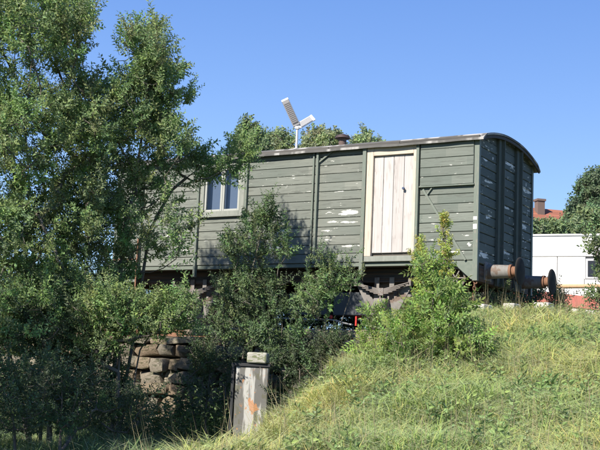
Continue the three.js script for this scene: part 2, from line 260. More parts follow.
  for (const [a, b] of [[5.155, 5.56], [4.76, 5.15]]) {
    part(win, 'casement', merge([slab(X(b), X(b) + 0.04, FLOOR + 1.032, FLOOR + 1.863, ZF - 0.04, ZF + 0.004, 0.004), slab(X(a) - 0.045, X(a), FLOOR + 1.032, FLOOR + 1.863, ZF - 0.04, ZF + 0.004, 0.004), slab(X(b) + 0.041, X(a) - 0.046, FLOOR + 1.032, FLOOR + 1.07, ZF - 0.04, ZF + 0.003, 0.004), slab(X(b) + 0.041, X(a) - 0.046, FLOOR + 1.825, FLOOR + 1.863, ZF - 0.04, ZF + 0.003, 0.004)]), casWhite);
    part(win, 'pane', bx(b - a - 0.08, 0.76, 0.004, X((a + b) / 2), FLOOR + 1.4475, ZF - 0.022), glass);
    part(win, 'curtain', bx(b - a - 0.05, 0.85, 0.006, X((a + b) / 2), FLOOR + 1.45, ZF - 0.16), curtainMat);
  }
  part(win, 'sill', slab(X(5.68), X(4.66), FLOOR + 0.915, FLOOR + 0.938, ZF - 0.02, ZF + 0.06, 0.005), winFrameMat);
  // lining boards behind the planks, floor deck
  const lz = ZF - 0.075, ly = FLOOR + HS / 2;
  part(g, 'inner_lining', merge([bx(L / 2 - 0.06 - X(4.66), HS - 0.02, 0.02, (L / 2 - 0.06 + X(4.66)) / 2, ly, lz), bx(X(5.66) + L / 2 - 0.06, HS - 0.02, 0.02, (X(5.66) - L / 2 + 0.06) / 2, ly, lz),
    bx(1.0, 0.92, 0.02, X(5.16), FLOOR + 0.47, lz), bx(1.0, 0.13, 0.02, X(5.16), FLOOR + 2.02, lz), bx(L - 0.12, HS - 0.02, 0.02, 0, ly, -lz),
    bx(0.02, HS, 2 * lz, L / 2 - 0.07, ly, 0), bx(0.02, HS, 2 * lz, -L / 2 + 0.07, ly, 0)]), inner);
  part(g, 'floor_deck', bx(L - 0.1, 0.05, W - 0.18, 0, FLOOR - 0.03, 0), inner);
  // roof: a sagging curved sheet with thickness, eaves boards below
  {
    const nx = 60, nz = 18, ox = 0.12, oz = 0.11, p = [], uv = [], idx = [];
    const zv = k => lerp(-W / 2 - oz, W / 2 + oz, k / nz), yv = (x, z, t) => FLOOR + HS + 0.035 + (Math.abs(z) > W / 2 ? -0.09 * (Math.abs(z) - W / 2) / oz : arc(z)) + 0.012 * (fbm(x * 0.8 + 3, z + 7, 2) - 0.5) + 0.008 * (vnoise(x * 4, z * 2) - 0.5) - t;
    for (let t = 0; t < 2; t++) for (let k = 0; k <= nz; k++) for (let i = 0; i <= nx; i++) { const x = lerp(-L / 2 - ox, L / 2 + ox, i / nx), z = zv(k) * (1 + (k === 0 || k === nz ? 0.006 * (vnoise(x * 5, 3) - 0.5) : 0)); p.push(x, yv(x, z, t * 0.035), z); uv.push(x / 8, z / 3); }
    const st = (nx + 1) * (nz + 1), id = (t, k, i) => t * st + k * (nx + 1) + i;
    for (let k = 0; k < nz; k++) for (let i = 0; i < nx; i++) { idx.push(id(0, k, i), id(0, k + 1, i), id(0, k, i + 1), id(0, k, i + 1), id(0, k + 1, i), id(0, k + 1, i + 1)); idx.push(id(1, k, i), id(1, k, i + 1), id(1, k + 1, i), id(1, k, i + 1), id(1, k + 1, i + 1), id(1, k + 1, i)); }
    for (let i = 0; i < nx; i++) for (const k of [0, nz]) idx.push(id(0, k, i), id(0, k, i + 1), id(1, k, i), id(0, k, i + 1), id(1, k, i + 1), id(1, k, i));
    for (let k = 0; k < nz; k++) for (const i of [0, nx]) idx.push(id(0, k, i), id(0, k + 1, i), id(1, k, i), id(0, k + 1, i), id(1, k + 1, i), id(1, k, i));
    let rg = new THREE.BufferGeometry(); rg.setAttribute('position', new THREE.Float32BufferAttribute(p, 3)); rg.setAttribute('uv', new THREE.Float32BufferAttribute(uv, 2)); rg.setIndex(idx); rg = rg.toNonIndexed(); rg.computeVertexNormals();
    const roof = part(g, 'roof', rg, roofMat);
    let s = -0.05; while (s < L) { const n = Math.min(L + 0.05, s + 1.1 + R() * 0.9); part(roof, 'eaves_board', slab(X(n) + 0.003, X(s) - 0.003, FLOOR + HS - 0.052 + R() * 0.006, FLOOR + HS - 0.004, ZF + 0.062, ZF + 0.088 + R() * 0.01, 0.004, (x, y) => [y * 2, x * 0.4], R), fasciaMats[Math.floor(R() * 3)]); s = n; }
    // roof edging along the end, following the arc
    for (const dir of [1, -1]) { const sh = new THREE.Shape(); const N = 18; for (let k = 0; k <= N; k++) { const z = lerp(-W / 2 - 0.09, W / 2 + 0.09, k / N), y = Math.abs(z) > W / 2 ? -0.05 : arc(z); k ? sh.lineTo(z, y) : sh.moveTo(z, y); } for (let k = N; k >= 0; k--) { const z = lerp(-W / 2 - 0.09, W / 2 + 0.09, k / N), y = Math.abs(z) > W / 2 ? -0.05 : arc(z); sh.lineTo(z, y - 0.05); } const q = new THREE.ExtrudeGeometry(sh, { depth: 0.024, bevelEnabled: false }); q.translate(0, FLOOR + HS - 0.01, L / 2 + 0.085); part(roof, 'end_edging', q, fasciaMats[0]).rotation.y = dir * Math.PI / 2; }
    // stove pipe with a cowl
    const vs = 3.17, vz = 0.35, vy = FLOOR + HS + 0.03 + arc(vz);
    const vent = part(roof, 'roof_vent', merge([cyl(V(X(vs), vy - 0.03, vz), V(X(vs), vy + 0.2, vz), 0.075), cyl(V(X(vs), vy - 0.03, vz), V(X(vs), vy + 0.05, vz), 0.14, 0.09)]), std(0.1, 0.07, 0.06, 0.8));
    part(vent, 'cowl', merge([cyl(V(X(vs), vy + 0.2, vz), V(X(vs), vy + 0.25, vz), 0.15, 0.13), cyl(V(X(vs), vy + 0.25, vz), V(X(vs), vy + 0.29, vz), 0.13, 0.03)]), std(0.045, 0.028, 0.028, 0.7));
  }
  // underframe
  const under = (n, geo, m) => part(g, n, geo, m);
  for (const z of [-1.0, 1.0]) under('solebar', merge([bx(L - 0.3, 0.24, 0.018, 0, FLOOR - 0.19, z), bx(L - 0.3, 0.02, 0.08, 0, FLOOR - 0.075, z - Math.sign(z) * 0.045), bx(L - 0.3, 0.02, 0.08, 0, FLOOR - 0.305, z - Math.sign(z) * 0.045)]), darkIron);
  for (const dir of [1, -1]) under('headstock', bx(0.14, 0.27, 2.5, dir * (L / 2 - 0.08), FLOOR - 0.2, 0), darkIron);
  for (const x of [-2.6, -1.2, 0, 1.2, 2.6]) under('cross_bearer', bx(0.1, 0.16, 1.96, x, FLOOR - 0.16, 0), darkIron);
  const AX = [2.0, -2.0], WR = 0.47;
  for (const ax of AX) {
    const ws = under('wheelset', cyl(V(ax, WR, -1.0), V(ax, WR, 1.0), 0.065, 0.065, 14), darkIron);
    for (const z of [-0.75, 0.75]) {
      const so = Math.sign(z), pr = [[0.07, -0.085], [0.12, -0.085], [0.13, -0.03], [0.38, -0.022], [0.4, -0.065], [WR, -0.065], [WR, 0.04], [WR + 0.028, 0.05], [WR + 0.028, 0.068], [0.4, 0.068], [0.38, 0.022], [0.13, 0.03], [0.12, 0.085], [0.07, 0.085]].map(([r, y]) => new THREE.Vector2(r, y * -so));
      const w = new THREE.LatheGeometry(pr, 32); w.rotateX(Math.PI / 2); w.translate(ax, WR, z); part(ws, 'wheel', w, greyIron);
    }
    for (const z of [-1.0, 1.0]) {
      const o = Math.sign(z);
      const sh = new THREE.Shape(); sh.moveTo(-0.62, 0.5); sh.lineTo(-0.5, 0.5); sh.lineTo(-0.19, 0.08); sh.lineTo(-0.19, 0.5); sh.lineTo(-0.1, 0.5); sh.lineTo(-0.1, -0.16); sh.lineTo(0.1, -0.16); sh.lineTo(0.1, 0.5); sh.lineTo(0.19, 0.5); sh.lineTo(0.19, 0.08); sh.lineTo(0.5, 0.5); sh.lineTo(0.62, 0.5); sh.lineTo(0.2, -0.24); sh.lineTo(-0.2, -0.24);
      const ag = new THREE.ExtrudeGeometry(sh, { depth: 0.02, bevelEnabled: false }); ag.translate(ax, WR, z + o * 0.012 - 0.01 + 0.011 * o);
      under('axle_guard', ag, greyIron);
      under('axle_box', merge([rbx(0.24, 0.24, 0.2, ax, WR, z + o * 0.13, 0.03), rbx(0.17, 0.17, 0.05, ax, WR, z + o * 0.245, 0.02)]), greyIron);
      const leaves = []; for (let k = 0; k < 6; k++) { const hl = 0.52 - k * 0.075; for (const q of [-1, 1]) leaves.push(bar(V(ax, WR + 0.2 + (5 - k) * 0.0145, z + o * 0.12), V(ax + q * hl, WR + 0.2 + (5 - k) * 0.0145 + 0.12 * hl * hl / 0.27, z + o * 0.12), 0.014, 0.08)); }
      leaves.push(bx(0.1, 0.13, 0.1, ax, WR + 0.235, z + o * 0.12)); for (const q of [-1, 1]) leaves.push(bx(0.05, 0.14, 0.06, ax + q * 0.53, WR + 0.41, z + o * 0.1));
      under('leaf_spring', merge(leaves), greyIron);
    }
    for (const q of [-1, 1]) for (const z of [-0.75, 0.75]) under('brake_block', rbx(0.06, 0.3, 0.1, ax + q * (WR + 0.045), WR + 0.02, z, 0.015), darkIron);
    under('brake_beam', merge([cyl(V(ax + 0.53, WR, -0.8), V(ax + 0.53, WR, 0.8), 0.03), cyl(V(ax - 0.53, WR, -0.8), V(ax - 0.53, WR, 0.8), 0.03)]), darkIron);
  }
  // boxes and brake gear hanging between the axles
  const toolMat = std(0.06, 0.068, 0.076, 0.55);
  under('tool_box', rbx(0.82, 0.4, 0.45, X(3.45), FLOOR - 0.7, 0.72, 0.02), toolMat);
  under('tool_box', rbx(0.78, 0.42, 0.42, X(2.52), FLOOR - 0.69, 0.74, 0.02), toolMat);
  under('hanger', merge([bx(0.04, 0.3, 0.03, X(3.8), FLOOR - 0.38, 0.72), bx(0.04, 0.3, 0.03, X(3.1), FLOOR - 0.38, 0.72), bx(0.04, 0.3, 0.03, X(2.85), FLOOR - 0.38, 0.74), bx(0.04, 0.3, 0.03, X(2.2), FLOOR - 0.38, 0.74)]), darkIron);
  under('brake_cylinder', cyl(V(X(4.6), FLOOR - 0.55, 0), V(X(4.05), FLOOR - 0.55, 0), 0.17, 0.17, 18), darkIron);
  const curve = new THREE.CatmullRomCurve3([V(X(4.1), FLOOR - 0.96, 1.02), V(X(3.3), FLOOR - 0.985, 1.02), V(X(2.85), FLOOR - 0.99, 1.02), V(X(2.6), FLOOR - 1.05, 1.02), V(X(2.48), FLOOR - 1.07, 1.02)]);
  under('brake_rod', new THREE.TubeGeometry(curve, 20, 0.018, 8), std(0.36, 0.36, 0.35, 0.45, { metalness: 0.3 }));
  const redPaint = std(0.5, 0.035, 0.025, 0.45);
  for (const s of [3.58, 2.86]) { const lv = under('brake_lever', cyl(V(X(s), FLOOR - 0.94, 0.9), V(X(s), FLOOR - 0.94, 1.1), 0.012), darkIron); const kn = new THREE.SphereGeometry(0.036, 16, 12); kn.scale(1, 1, 0.8); kn.translate(X(s), FLOOR - 0.94, 1.11); part(lv, 'lever_knob', kn, redPaint); }
  under('red_lever', merge([bar(V(X(2.36), FLOOR - 0.93, 1.09), V(X(2.36), FLOOR - 1.09, 1.09), 0.03, 0.02), bx(0.02, 0.02, 0.2, X(2.36), FLOOR - 0.93, 1.0)]), redPaint);
  for (const z of [-0.9, 0.9]) under('truss_rod', merge([cyl(V(-1.3, FLOOR - 0.32, z), V(-0.5, FLOOR - 0.52, z), 0.022, 0.022, 8), cyl(V(-0.5, FLOOR - 0.52, z), V(0.5, FLOOR - 0.52, z), 0.022, 0.022, 8), cyl(V(0.5, FLOOR - 0.52, z), V(1.3, FLOOR - 0.32, z), 0.022, 0.022, 8)]), darkIron);
  const hw = under('hand_wheel', (() => { const t = new THREE.TorusGeometry(0.17, 0.02, 10, 32); t.translate(X(0.42), FLOOR - 0.28, ZF - 0.12); return t; })(), greyIron);
  part(hw, 'spoke', merge([0, 1, 2].map(k => bar(V(X(0.42) - 0.16 * Math.cos(k * 1.047), FLOOR - 0.28 - 0.16 * Math.sin(k * 1.047), ZF - 0.12), V(X(0.42) + 0.16 * Math.cos(k * 1.047), FLOOR - 0.28 + 0.16 * Math.sin(k * 1.047), ZF - 0.12), 0.02, 0.015)).concat([cyl(V(X(0.42), FLOOR - 0.28, 1.0), V(X(0.42), FLOOR - 0.28, ZF - 0.1), 0.02)])), greyIron);
  // buffers, draw hook and chain
  for (const dir of [1, -1]) {
    for (const z of [-0.875, 0.875]) {
      const x0 = dir * (L / 2 - 0.02), y = FLOOR - 0.14;
      const b = under('buffer', merge([rbx(0.03, 0.32, 0.32, x0 + dir * 0.015, y, z, 0.01), cyl(V(x0, y, z), V(x0 + dir * 0.42, y, z), 0.125, 0.108, 24)]), greyIron);
      part(b, 'buffer_plunger', merge([cyl(V(x0 + dir * 0.41, y, z), V(x0 + dir * 0.45, y, z), 0.118, 0.118, 24), cyl(V(x0 + dir * 0.42, y, z), V(x0 + dir * 0.57, y, z), 0.085, 0.085, 20)]), rust);
      const pr = [[0, 0], [0.19, 0], [0.215, 0.008], [0.218, 0.02], [0.2, 0.034], [0.1, 0.05], [0, 0.055]].map(a => new THREE.Vector2(...a)), hg = new THREE.LatheGeometry(pr, 32); hg.rotateZ(-dir * Math.PI / 2); hg.scale(1, 1.08, 1.08); hg.translate(x0 + dir * 0.565, y, z); part(b, 'buffer_head', hg, blackIron);
    }
    const hx = dir * (L / 2 - 0.01), hy = FLOOR - 0.16;
    under('draw_hook', merge([bx(0.22, 0.06, 0.05, hx + dir * 0.1, hy, 0), new THREE.TorusGeometry(0.06, 0.024, 8, 20, 4.4).translate(hx + dir * 0.25, hy + 0.01, 0)]), darkIron);
  }
  const chain = []; for (let k = 0; k < 6; k++) { const t = new THREE.TorusGeometry(0.03, 0.009, 6, 14); t.scale(0.75, 1.25, 1); if (k % 2) t.rotateY(Math.PI / 2); t.rotateZ(k < 1 ? 0.9 : 0.1); t.translate(X(0.03) - 0.005 * k, FLOOR - 0.36 - k * 0.055, ZF - 0.02); chain.push(t); }
  under('chain', merge(chain), rust);
  // steps at the left end
  under('step_iron', merge([bar(V(X(7.06), FLOOR + 0.55, ZF + 0.075), V(X(7.06), FLOOR - 0.52, ZF + 0.075), 0.03, 0.02), bar(V(X(7.66), FLOOR - 0.3, ZF + 0.05), V(X(7.66), FLOOR - 0.52, ZF + 0.05), 0.03, 0.02)]), rust);
  under('step_board', rbx(0.7, 0.035, 0.2, X(7.36), FLOOR - 0.53, ZF + 0.03, 0.006), greyIron);
  under('handrail', cyl(V(X(7.66), FLOOR + 0.14, ZF + 0.07), V(X(7.06), FLOOR + 0.14, ZF + 0.07), 0.014, 0.014, 8), rust);
  under('step_plate', bx(0.5, 0.05, 0.06, X(7.4), FLOOR - 0.27, ZF - 0.06), trimMat);
  top(g, 'goods_wagon', 'old grey-green boarded railway goods wagon with pale wooden door on the bank', 'railway wagon');
}
// ------------------------------------------------------------------ track
{
  const g = new THREE.Group(); g.position.set(WC.x, RAIL_Y, WC.z); g.rotation.y = TURN;
  const sh = new THREE.Shape([[-0.06, -0.14], [0.06, -0.14], [0.06, -0.128], [0.012, -0.112], [0.012, -0.04], [0.034, -0.03], [0.034, -0.004], [0.028, 0], [-0.028, 0], [-0.034, -0.004], [-0.034, -0.03], [-0.012, -0.04], [-0.012, -0.112], [-0.06, -0.128]].map(a => new THREE.Vector2(...a)));
  for (const z of [-0.75, 0.75]) { const r = new THREE.ExtrudeGeometry(sh, { depth: 15, bevelEnabled: false }); r.rotateY(Math.PI / 2); r.translate(-9, 0, z); part(g, 'rail', r, rust); }
  const slTex = woodTex([0.2, 0.165, 0.13], [0.13, 0.105, 0.085], [0.08, 0.065, 0.05], 31), slM = [0.8, 1, 1.15].map(k => new THREE.MeshStandardMaterial({ map: slTex, color: lin(k, k, k), roughness: 0.95 }));
  const R = rng(5), sg = [0, 1].map(() => slab(-0.12, 0.12, -1.3, 1.3, -0.07, 0.07, 0.012, (x, y) => [x, y * 0.4]).rotateX(-Math.PI / 2));
  for (let x = -8.6; x < 5.9; x += 0.66) { const m = part(g, 'sleeper', sg[Math.floor(R() * 2)], slM[Math.floor(R() * 3)]); m.position.set(x + (R() - 0.5) * 0.06, -0.21, (R() - 0.5) * 0.08); m.rotation.y = (R() - 0.5) * 0.04; }
  top(g, 'railway_track', 'short rusty siding track with timber sleepers under the wagon', 'track');
}
// weathered edge beam on top of the retaining wall
{
  const tb = woodTex([0.3, 0.25, 0.19], [0.22, 0.18, 0.14], [0.13, 0.1, 0.08], 41), m = new THREE.MeshStandardMaterial({ map: tb, roughness: 0.95 });
  const a = new THREE.Mesh(slab(-2.1, 2.1, 0, 0.15, -0.1, 0.1, 0.015, (x, y, z) => [y + z, x * 0.4], rng(3)), m); a.position.copy(toW(0.4, PLAT + 0.02, WALL_Z - 0.2)); a.rotation.y = TURN; top(a, 'timber_beam', 'weathered tan timber beam lying along the wall top below the wagon', 'beam');
}
// ------------------------------------------------------------------ dry stone retaining wall
{
  const g = new THREE.Group(); g.position.copy(toW(-3, 0, WALL_Z)); g.rotation.y = TURN;
  const R = rng(77);
  const stoneTex = makeTex(512, 512, (u, v) => { const n = fbm(u * 16, v * 16, 5), m = fbm(u * 6 + 9, v * 6, 4), l = sstep(0.6, 0.7, fbm(u * 22 + 3, v * 22, 4)); return mix3(mix3(mix3([0.17, 0.15, 0.12], [0.33, 0.3, 0.25], n), [0.07, 0.08, 0.04], sstep(0.52, 0.68, m) * 0.7), [0.42, 0.41, 0.37], l * 0.5); });
  const mats = [[0.75, 0.72, 0.68], [0.55, 0.53, 0.49], [0.95, 0.91, 0.84], [0.62, 0.52, 0.43], [0.72, 0.63, 0.53]].map(c => new THREE.MeshStandardMaterial({ map: stoneTex, color: lin(...c), roughness: 0.95, bumpMap: stoneTex, bumpScale: 0.015 }));
  const geos = []; for (let k = 0; k < 8; k++) {
    const b = new THREE.BoxGeometry(1, 1, 1, 2, 2, 2), p = b.attributes.position; const rr = rng(200 + k), off = {};
    for (let i = 0; i < p.count; i++) { const x = p.getX(i), y = p.getY(i), z = p.getZ(i), key = [x, y, z].map(t => t.toFixed(2)).join(); off[key] ??= [rr() - 0.5, rr() - 0.5, rr() - 0.5]; const o = off[key], n = (Math.abs(x) > 0.4) + (Math.abs(y) > 0.4) + (Math.abs(z) > 0.4), k2 = n === 3 ? 0.84 : n === 2 ? 0.94 : 1.03; p.setXYZ(i, x * k2 + o[0] * 0.16, y * k2 + o[1] * 0.16, z * k2 + o[2] * 0.16); }
    b.computeVertexNormals(); geos.push(b);
  }
  let y = 0.05; const TOPY = PLAT - 0.02;
  while (y < TOPY - 0.08) {
    const rh = Math.min(TOPY - y, 0.14 + R() * 0.2); let x = -6.5 - R() * 0.4;
    while (x < 5.0) { const w = 0.22 + R() * 0.42; const m = part(g, 'stone', geos[Math.floor(R() * 8)], mats[Math.floor(R() * 5)]); m.scale.set(w * (0.95 + R() * 0.12), rh * (0.84 + R() * 0.28), 0.42); m.position.set(x + w / 2, y + rh / 2 + (R() - 0.5) * 0.02, -0.2 + (R() - 0.5) * 0.15); m.rotation.set((R() - 0.5) * 0.2, (R() - 0.5) * 0.22, (R() - 0.5) * 0.2); x += w; }
    y += rh;
  }
  top(g, 'retaining_wall', 'rough stone retaining wall under the wagon, half hidden by bushes', 'wall');
}
// ------------------------------------------------------------------ foliage
const leafMat = (r, g, b, tr = 0.4) => new THREE.MeshPhysicalMaterial({ color: lin(r, g, b), roughness: 1, vertexColors: true, transmission: tr, thickness: 0, side: THREE.DoubleSide });
const toneR = rng(4242);
function leafTone(P, n, k = 0.72 + 0.56 * toneR(), y = toneR()) { P.C ??= []; for (let i = 0; i < n; i++) P.C.push(k * lerp(0.86, 1.06, y), k * lerp(0.98, 1.06, y), k * lerp(1.1, 0.85, y)); }
function leafInto(P, base, dir, up, len, wid, fold = 0.25, curl = 0.15) {
  const s = dir.clone().cross(up).normalize(), n = s.clone().cross(dir).normalize();
  const a = base, m = base.clone().addScaledVector(dir, len * 0.45).addScaledVector(n, -wid * fold * 0.5), t = base.clone().addScaledVector(dir, len).addScaledVector(n, -len * curl);
  const l = base.clone().addScaledVector(dir, len * 0.45).addScaledVector(s, -wid / 2).addScaledVector(n, wid * fold * 0.5), r = base.clone().addScaledVector(dir, len * 0.45).addScaledVector(s, wid / 2).addScaledVector(n, wid * fold * 0.5);
  for (const q of [a, l, m, a, m, r, l, t, m, m, t, r]) P.push(q.x, q.y, q.z);
  leafTone(P, 12);
}
function clump(seed, kinds, m, tight = 0.75, back = 0.18) {            // several shoots leaving one twig, as one piece
  const R = rng(seed), gs = [], Q = new THREE.Quaternion(), Q2 = new THREE.Quaternion();
  for (let k = 0; k < m; k++) { const g = kinds[Math.floor(R() * kinds.length)].clone(), d = V(0, 0.9, 0).addScaledVector(rdir(R), tight).normalize(); Q.setFromUnitVectors(V(0, 1, 0), d).multiply(Q2.setFromAxisAngle(V(0, 1, 0), R() * 6.28)); const s = 0.75 + 0.45 * R(); g.scale(s, s, s); g.applyQuaternion(Q); g.translate((R() - 0.5) * 0.1, -R() * back, (R() - 0.5) * 0.1); gs.push(g); }
  return mergeGeometries(gs);
}
const clumps = (seed, kinds, m, n = 6, tight, back) => Array.from({ length: n }, (_, k) => clump(seed + k, kinds, m, tight, back));
const rdir = R => { const z = R() * 2 - 1, a = R() * 6.2832, q = Math.sqrt(1 - z * z); return V(q * Math.cos(a), z, q * Math.sin(a)); };
function finish(P) { const g = new THREE.BufferGeometry(); g.setAttribute('position', new THREE.Float32BufferAttribute(P, 3)); if (P.C) { while (P.C.length < P.length) P.C.push(0.55, 0.45, 0.5); g.setAttribute('color', new THREE.Float32BufferAttribute(P.C, 3)); } g.computeVertexNormals(); return g; }
function sprig(seed, len, n, ll, lw, spread = 0.9, twig = 0.0025) {    // a shoot along +y with alternate leaves
  const R = rng(seed), P = [];
  const bend = V((R() - 0.5) * 0.3, 0, (R() - 0.5) * 0.3), pos = t => V(bend.x * t * t * len, t * len, bend.z * t * t * len);
  for (let k = 0; k < n; k++) { const t = 0.12 + 0.88 * (k + R() * 0.6) / n, a = k * 2.4 + R() * 0.8, out = V(Math.cos(a), 0, Math.sin(a)), d = out.multiplyScalar(spread * (0.7 + 0.6 * R())).add(V(0, 0.75 - 0.2 * R(), 0)).normalize(); const sz = (0.65 + 0.5 * R()) * (t > 0.85 ? 0.75 : 1); leafInto(P, pos(t), d, rdir(R).add(V(0, 0.9, 0)).normalize(), ll * sz, lw * sz, 0.25, 0.1 + 0.25 * R()); }
  for (let k = 0; k < 3; k++) { const a = pos(k / 3), b = pos((k + 1) / 3), w = twig * (1.3 - k * 0.35); for (const o of [V(w, 0, 0), V(0, 0, w)]) for (const q of [a.clone().add(o), b.clone().add(o), a.clone().sub(o), a.clone().sub(o), b.clone().add(o), b.clone().sub(o)]) P.push(q.x, q.y, q.z); }
  return finish(P);
}
function pinnate(seed, len, pairs, ll, lw) {                            // a compound leaf along +y, drooping
  const R = rng(seed), P = []; const droop = 0.25 + R() * 0.25, pos = t => V(0, len * t, -droop * len * t * t);
  for (let k = 0; k < pairs; k++) { const t = 0.3 + 0.62 * k / (pairs - 1 || 1), b = pos(t); for (const s of [-1, 1]) leafInto(P, b, V(s * 0.9, 0.45, -0.15 - 0.2 * R()).normalize(), V(0, 0.1, 1), ll * (0.8 + 0.3 * R()) * (k === pairs - 1 ? 0.85 : 1), lw, 0.2, 0.2); }
  leafInto(P, pos(0.98), V(0, 0.95, -0.35).normalize(), V(0, 0.2, 1), ll, lw, 0.2, 0.2);
  const w = 0.003; for (let k = 0; k < 3; k++) { const a = pos(k / 3), b = pos((k + 1) / 3); for (const q of [V(a.x - w, a.y, a.z), V(b.x + w, b.y, b.z), V(a.x + w, a.y, a.z), V(a.x - w, a.y, a.z), V(b.x - w, b.y, b.z), V(b.x + w, b.y, b.z)]) P.push(q.x, q.y, q.z); }
  return finish(P);
}
const barkTex = makeTex(256, 256, (u, v) => { const n = fbm(u * 24, v * 7, 5); return mix3([0.07, 0.06, 0.048], [0.2, 0.18, 0.15], n); });
const bark = new THREE.MeshStandardMaterial({ map: barkTex, roughness: 0.95, bumpMap: barkTex, bumpScale: 0.01 });
// skeleton that grows to reach every tip, then a tapered wood mesh and the leaf shoots
function growPlant({ seed, trunks, tips, tipR = 0.004, exp = 2.6, name, label, category, group, kinds, perTip, spriteScale = [0.8, 1.2], upBias = 0.6, mat, tint, out = 0.35, trunkName = 'trunk', crownName = 'crown', along = 0.5 }) {
  const R = rng(seed), nodes = [];
  const root = trunks[0][0].clone(); root.y = Math.min(root.y, groundY(root.x, root.z)) - 0.05;
  for (const tr of trunks) { let prev = -1; tr.forEach((p, i) => { if (!i) { prev = nodes.length; nodes.push({ p: p.clone().setY(i ? p.y : groundY(p.x, p.z) - 0.06), par: -1, r: 0 }); return; } const a = nodes[prev].p.clone(), n = Math.max(1, Math.round(a.distanceTo(p) / 0.35)); for (let k = 1; k <= n; k++) { nodes.push({ p: a.clone().lerp(p, k / n).add(rdir(R).multiplyScalar(k < n ? 0.03 : 0)), par: prev, r: 0 }); prev = nodes.length - 1; } }); }
  const c = trunks[0][0]; tips.sort((a, b) => a.distanceToSquared(c) - b.distanceToSquared(c));
  const ends = [];
  for (const t of tips) {
    let best = -1, bc = 1e9; for (let i = 0; i < nodes.length; i++) { const n = nodes[i].p, dx = t.x - n.x, dy = t.y - n.y, dz = t.z - n.z, d = Math.sqrt(dx * dx + dy * dy + dz * dz), co = d * (1 + 0.9 * Math.max(0, 0.25 - dy / (d + 1e-6))); if (co < bc) { bc = co; best = i; } }
    const a = nodes[best].p, d = a.distanceTo(t), n = Math.max(2, Math.min(6, Math.round(d / 0.22))); let prev = best;
    const sag = V((R() - 0.5) * 0.25 * d, -0.14 * d, (R() - 0.5) * 0.25 * d);
    for (let k = 1; k <= n; k++) { const f = k / n; nodes.push({ p: a.clone().lerp(t, f).addScaledVector(sag, Math.sin(f * Math.PI) * 0.8), par: prev, r: 0 }); prev = nodes.length - 1; }
    ends.push(prev);
  }
  for (const e of ends) nodes[e].r = Math.pow(tipR, exp);
  for (let i = nodes.length - 1; i >= 0; i--) { if (!nodes[i].r) nodes[i].r = Math.pow(tipR * 0.8, exp); const q = nodes[i].par; if (q >= 0) nodes[q].r += nodes[i].r; }
  for (const n of nodes) n.r = Math.pow(n.r, 1 / exp);
  const thick = [], thin = [];
  for (const n of nodes) { if (n.par < 0) continue; const q = nodes[n.par]; const r0 = Math.min(q.r, n.r * 1.35); if (q.p.distanceTo(n.p) > 1e-4) (r0 > 0.02 ? thick : thin).push(cyl(q.p, n.p, r0, n.r, r0 > 0.04 ? 9 : r0 > 0.015 ? 6 : 4, true)); }
  const g = new THREE.Group(), base = trunks[0][0]; g.position.set(base.x, groundY(base.x, base.z), base.z);
  const off = g.position.clone().negate();
  const loc = q => { q.translate(off.x, off.y, off.z); return q; };
  if (thick.length) part(g, trunkName, loc(merge(thick)), bark);
  if (thin.length) part(g, thick.length ? 'branches' : trunkName, loc(merge(thin)), bark);
  const cen = V(0, 0, 0); tips.forEach(t => cen.add(t)); cen.multiplyScalar(1 / tips.length);
  const per = kinds.map(() => []);
  for (const e of ends) {
    const n = nodes[e], q = nodes[n.par], bd = n.p.clone().sub(q.p).normalize(), m = Math.floor(perTip + R());
    for (let k = 0; k < m; k++) {
      const f = R() * along, p = n.p.clone().lerp(q.p, f * 1.2).add(rdir(R).multiplyScalar(0.05));
      const d = bd.clone().multiplyScalar(0.6).add(V(0, upBias, 0)).addScaledVector(n.p.clone().sub(cen).normalize(), out).addScaledVector(rdir(R), 0.75).normalize();
      per[Math.floor(R() * kinds.length)].push([p, d, lerp(spriteScale[0], spriteScale[1], R()), R() * 6.28]);
    }
  }
  const Q = new THREE.Quaternion(), Q2 = new THREE.Quaternion(), M4 = new THREE.Matrix4(), col = new THREE.Color();
  kinds.forEach((kg, i) => {
    const im = new THREE.InstancedMesh(kg, mat, per[i].length); im.name = crownName; im.userData.kind = 'stuff'; im.castShadow = im.receiveShadow = true;
    per[i].forEach(([p, d, s, a], k) => { Q.setFromUnitVectors(V(0, 1, 0), d); Q2.setFromAxisAngle(V(0, 1, 0), a); Q.multiply(Q2); M4.compose(p.add(off), Q, V(s, s, s)); im.setMatrixAt(k, M4); const t = tint(R); col.setRGB(...t); im.setColorAt(k, col); });
    g.add(im);
  });
  return top(g, name, label, category, group);
}
// tips spread through ellipsoids [u, v, distance, ru px, rv px, depth m, count]
function tipsIn(seed, list) {
  const R = rng(seed), o = [];
  for (const [u, v, d, ru, rv, dd, n] of list) for (let k = 0; k < n; k++) { const q = rdir(R).multiplyScalar(Math.pow(R(), 0.42)); o.push(at(u + q.x * ru, v + q.y * rv, d + q.z * dd)); }
  return o.filter(p => p.y > groundY(p.x, p.z) + 0.06);
}
const gp = (u, v, d) => { const p = at(u, v, d); p.y = groundY(p.x, p.z); return p; };
const tintG = (a, b) => R => { const t = R(); return [lerp(a[0], b[0], t) * (0.85 + 0.3 * R()), lerp(a[1], b[1], t) * (0.85 + 0.3 * R()), lerp(a[2], b[2], t) * (0.85 + 0.3 * R())]; };
const willowKinds = [sprig(1, 0.36, 17, 0.068, 0.031), sprig(2, 0.3, 15, 0.063, 0.031), sprig(3, 0.42, 20, 0.072, 0.031), sprig(4, 0.26, 13, 0.06, 0.032)];
const willowBig = clumps(100, willowKinds, 7), willowSmall = clumps(120, willowKinds, 4);
const willowMat = leafMat(0.235, 0.305, 0.11, 0.45), willowTint = tintG([0.8, 0.85, 0.85], [1.12, 1.16, 1.05]);

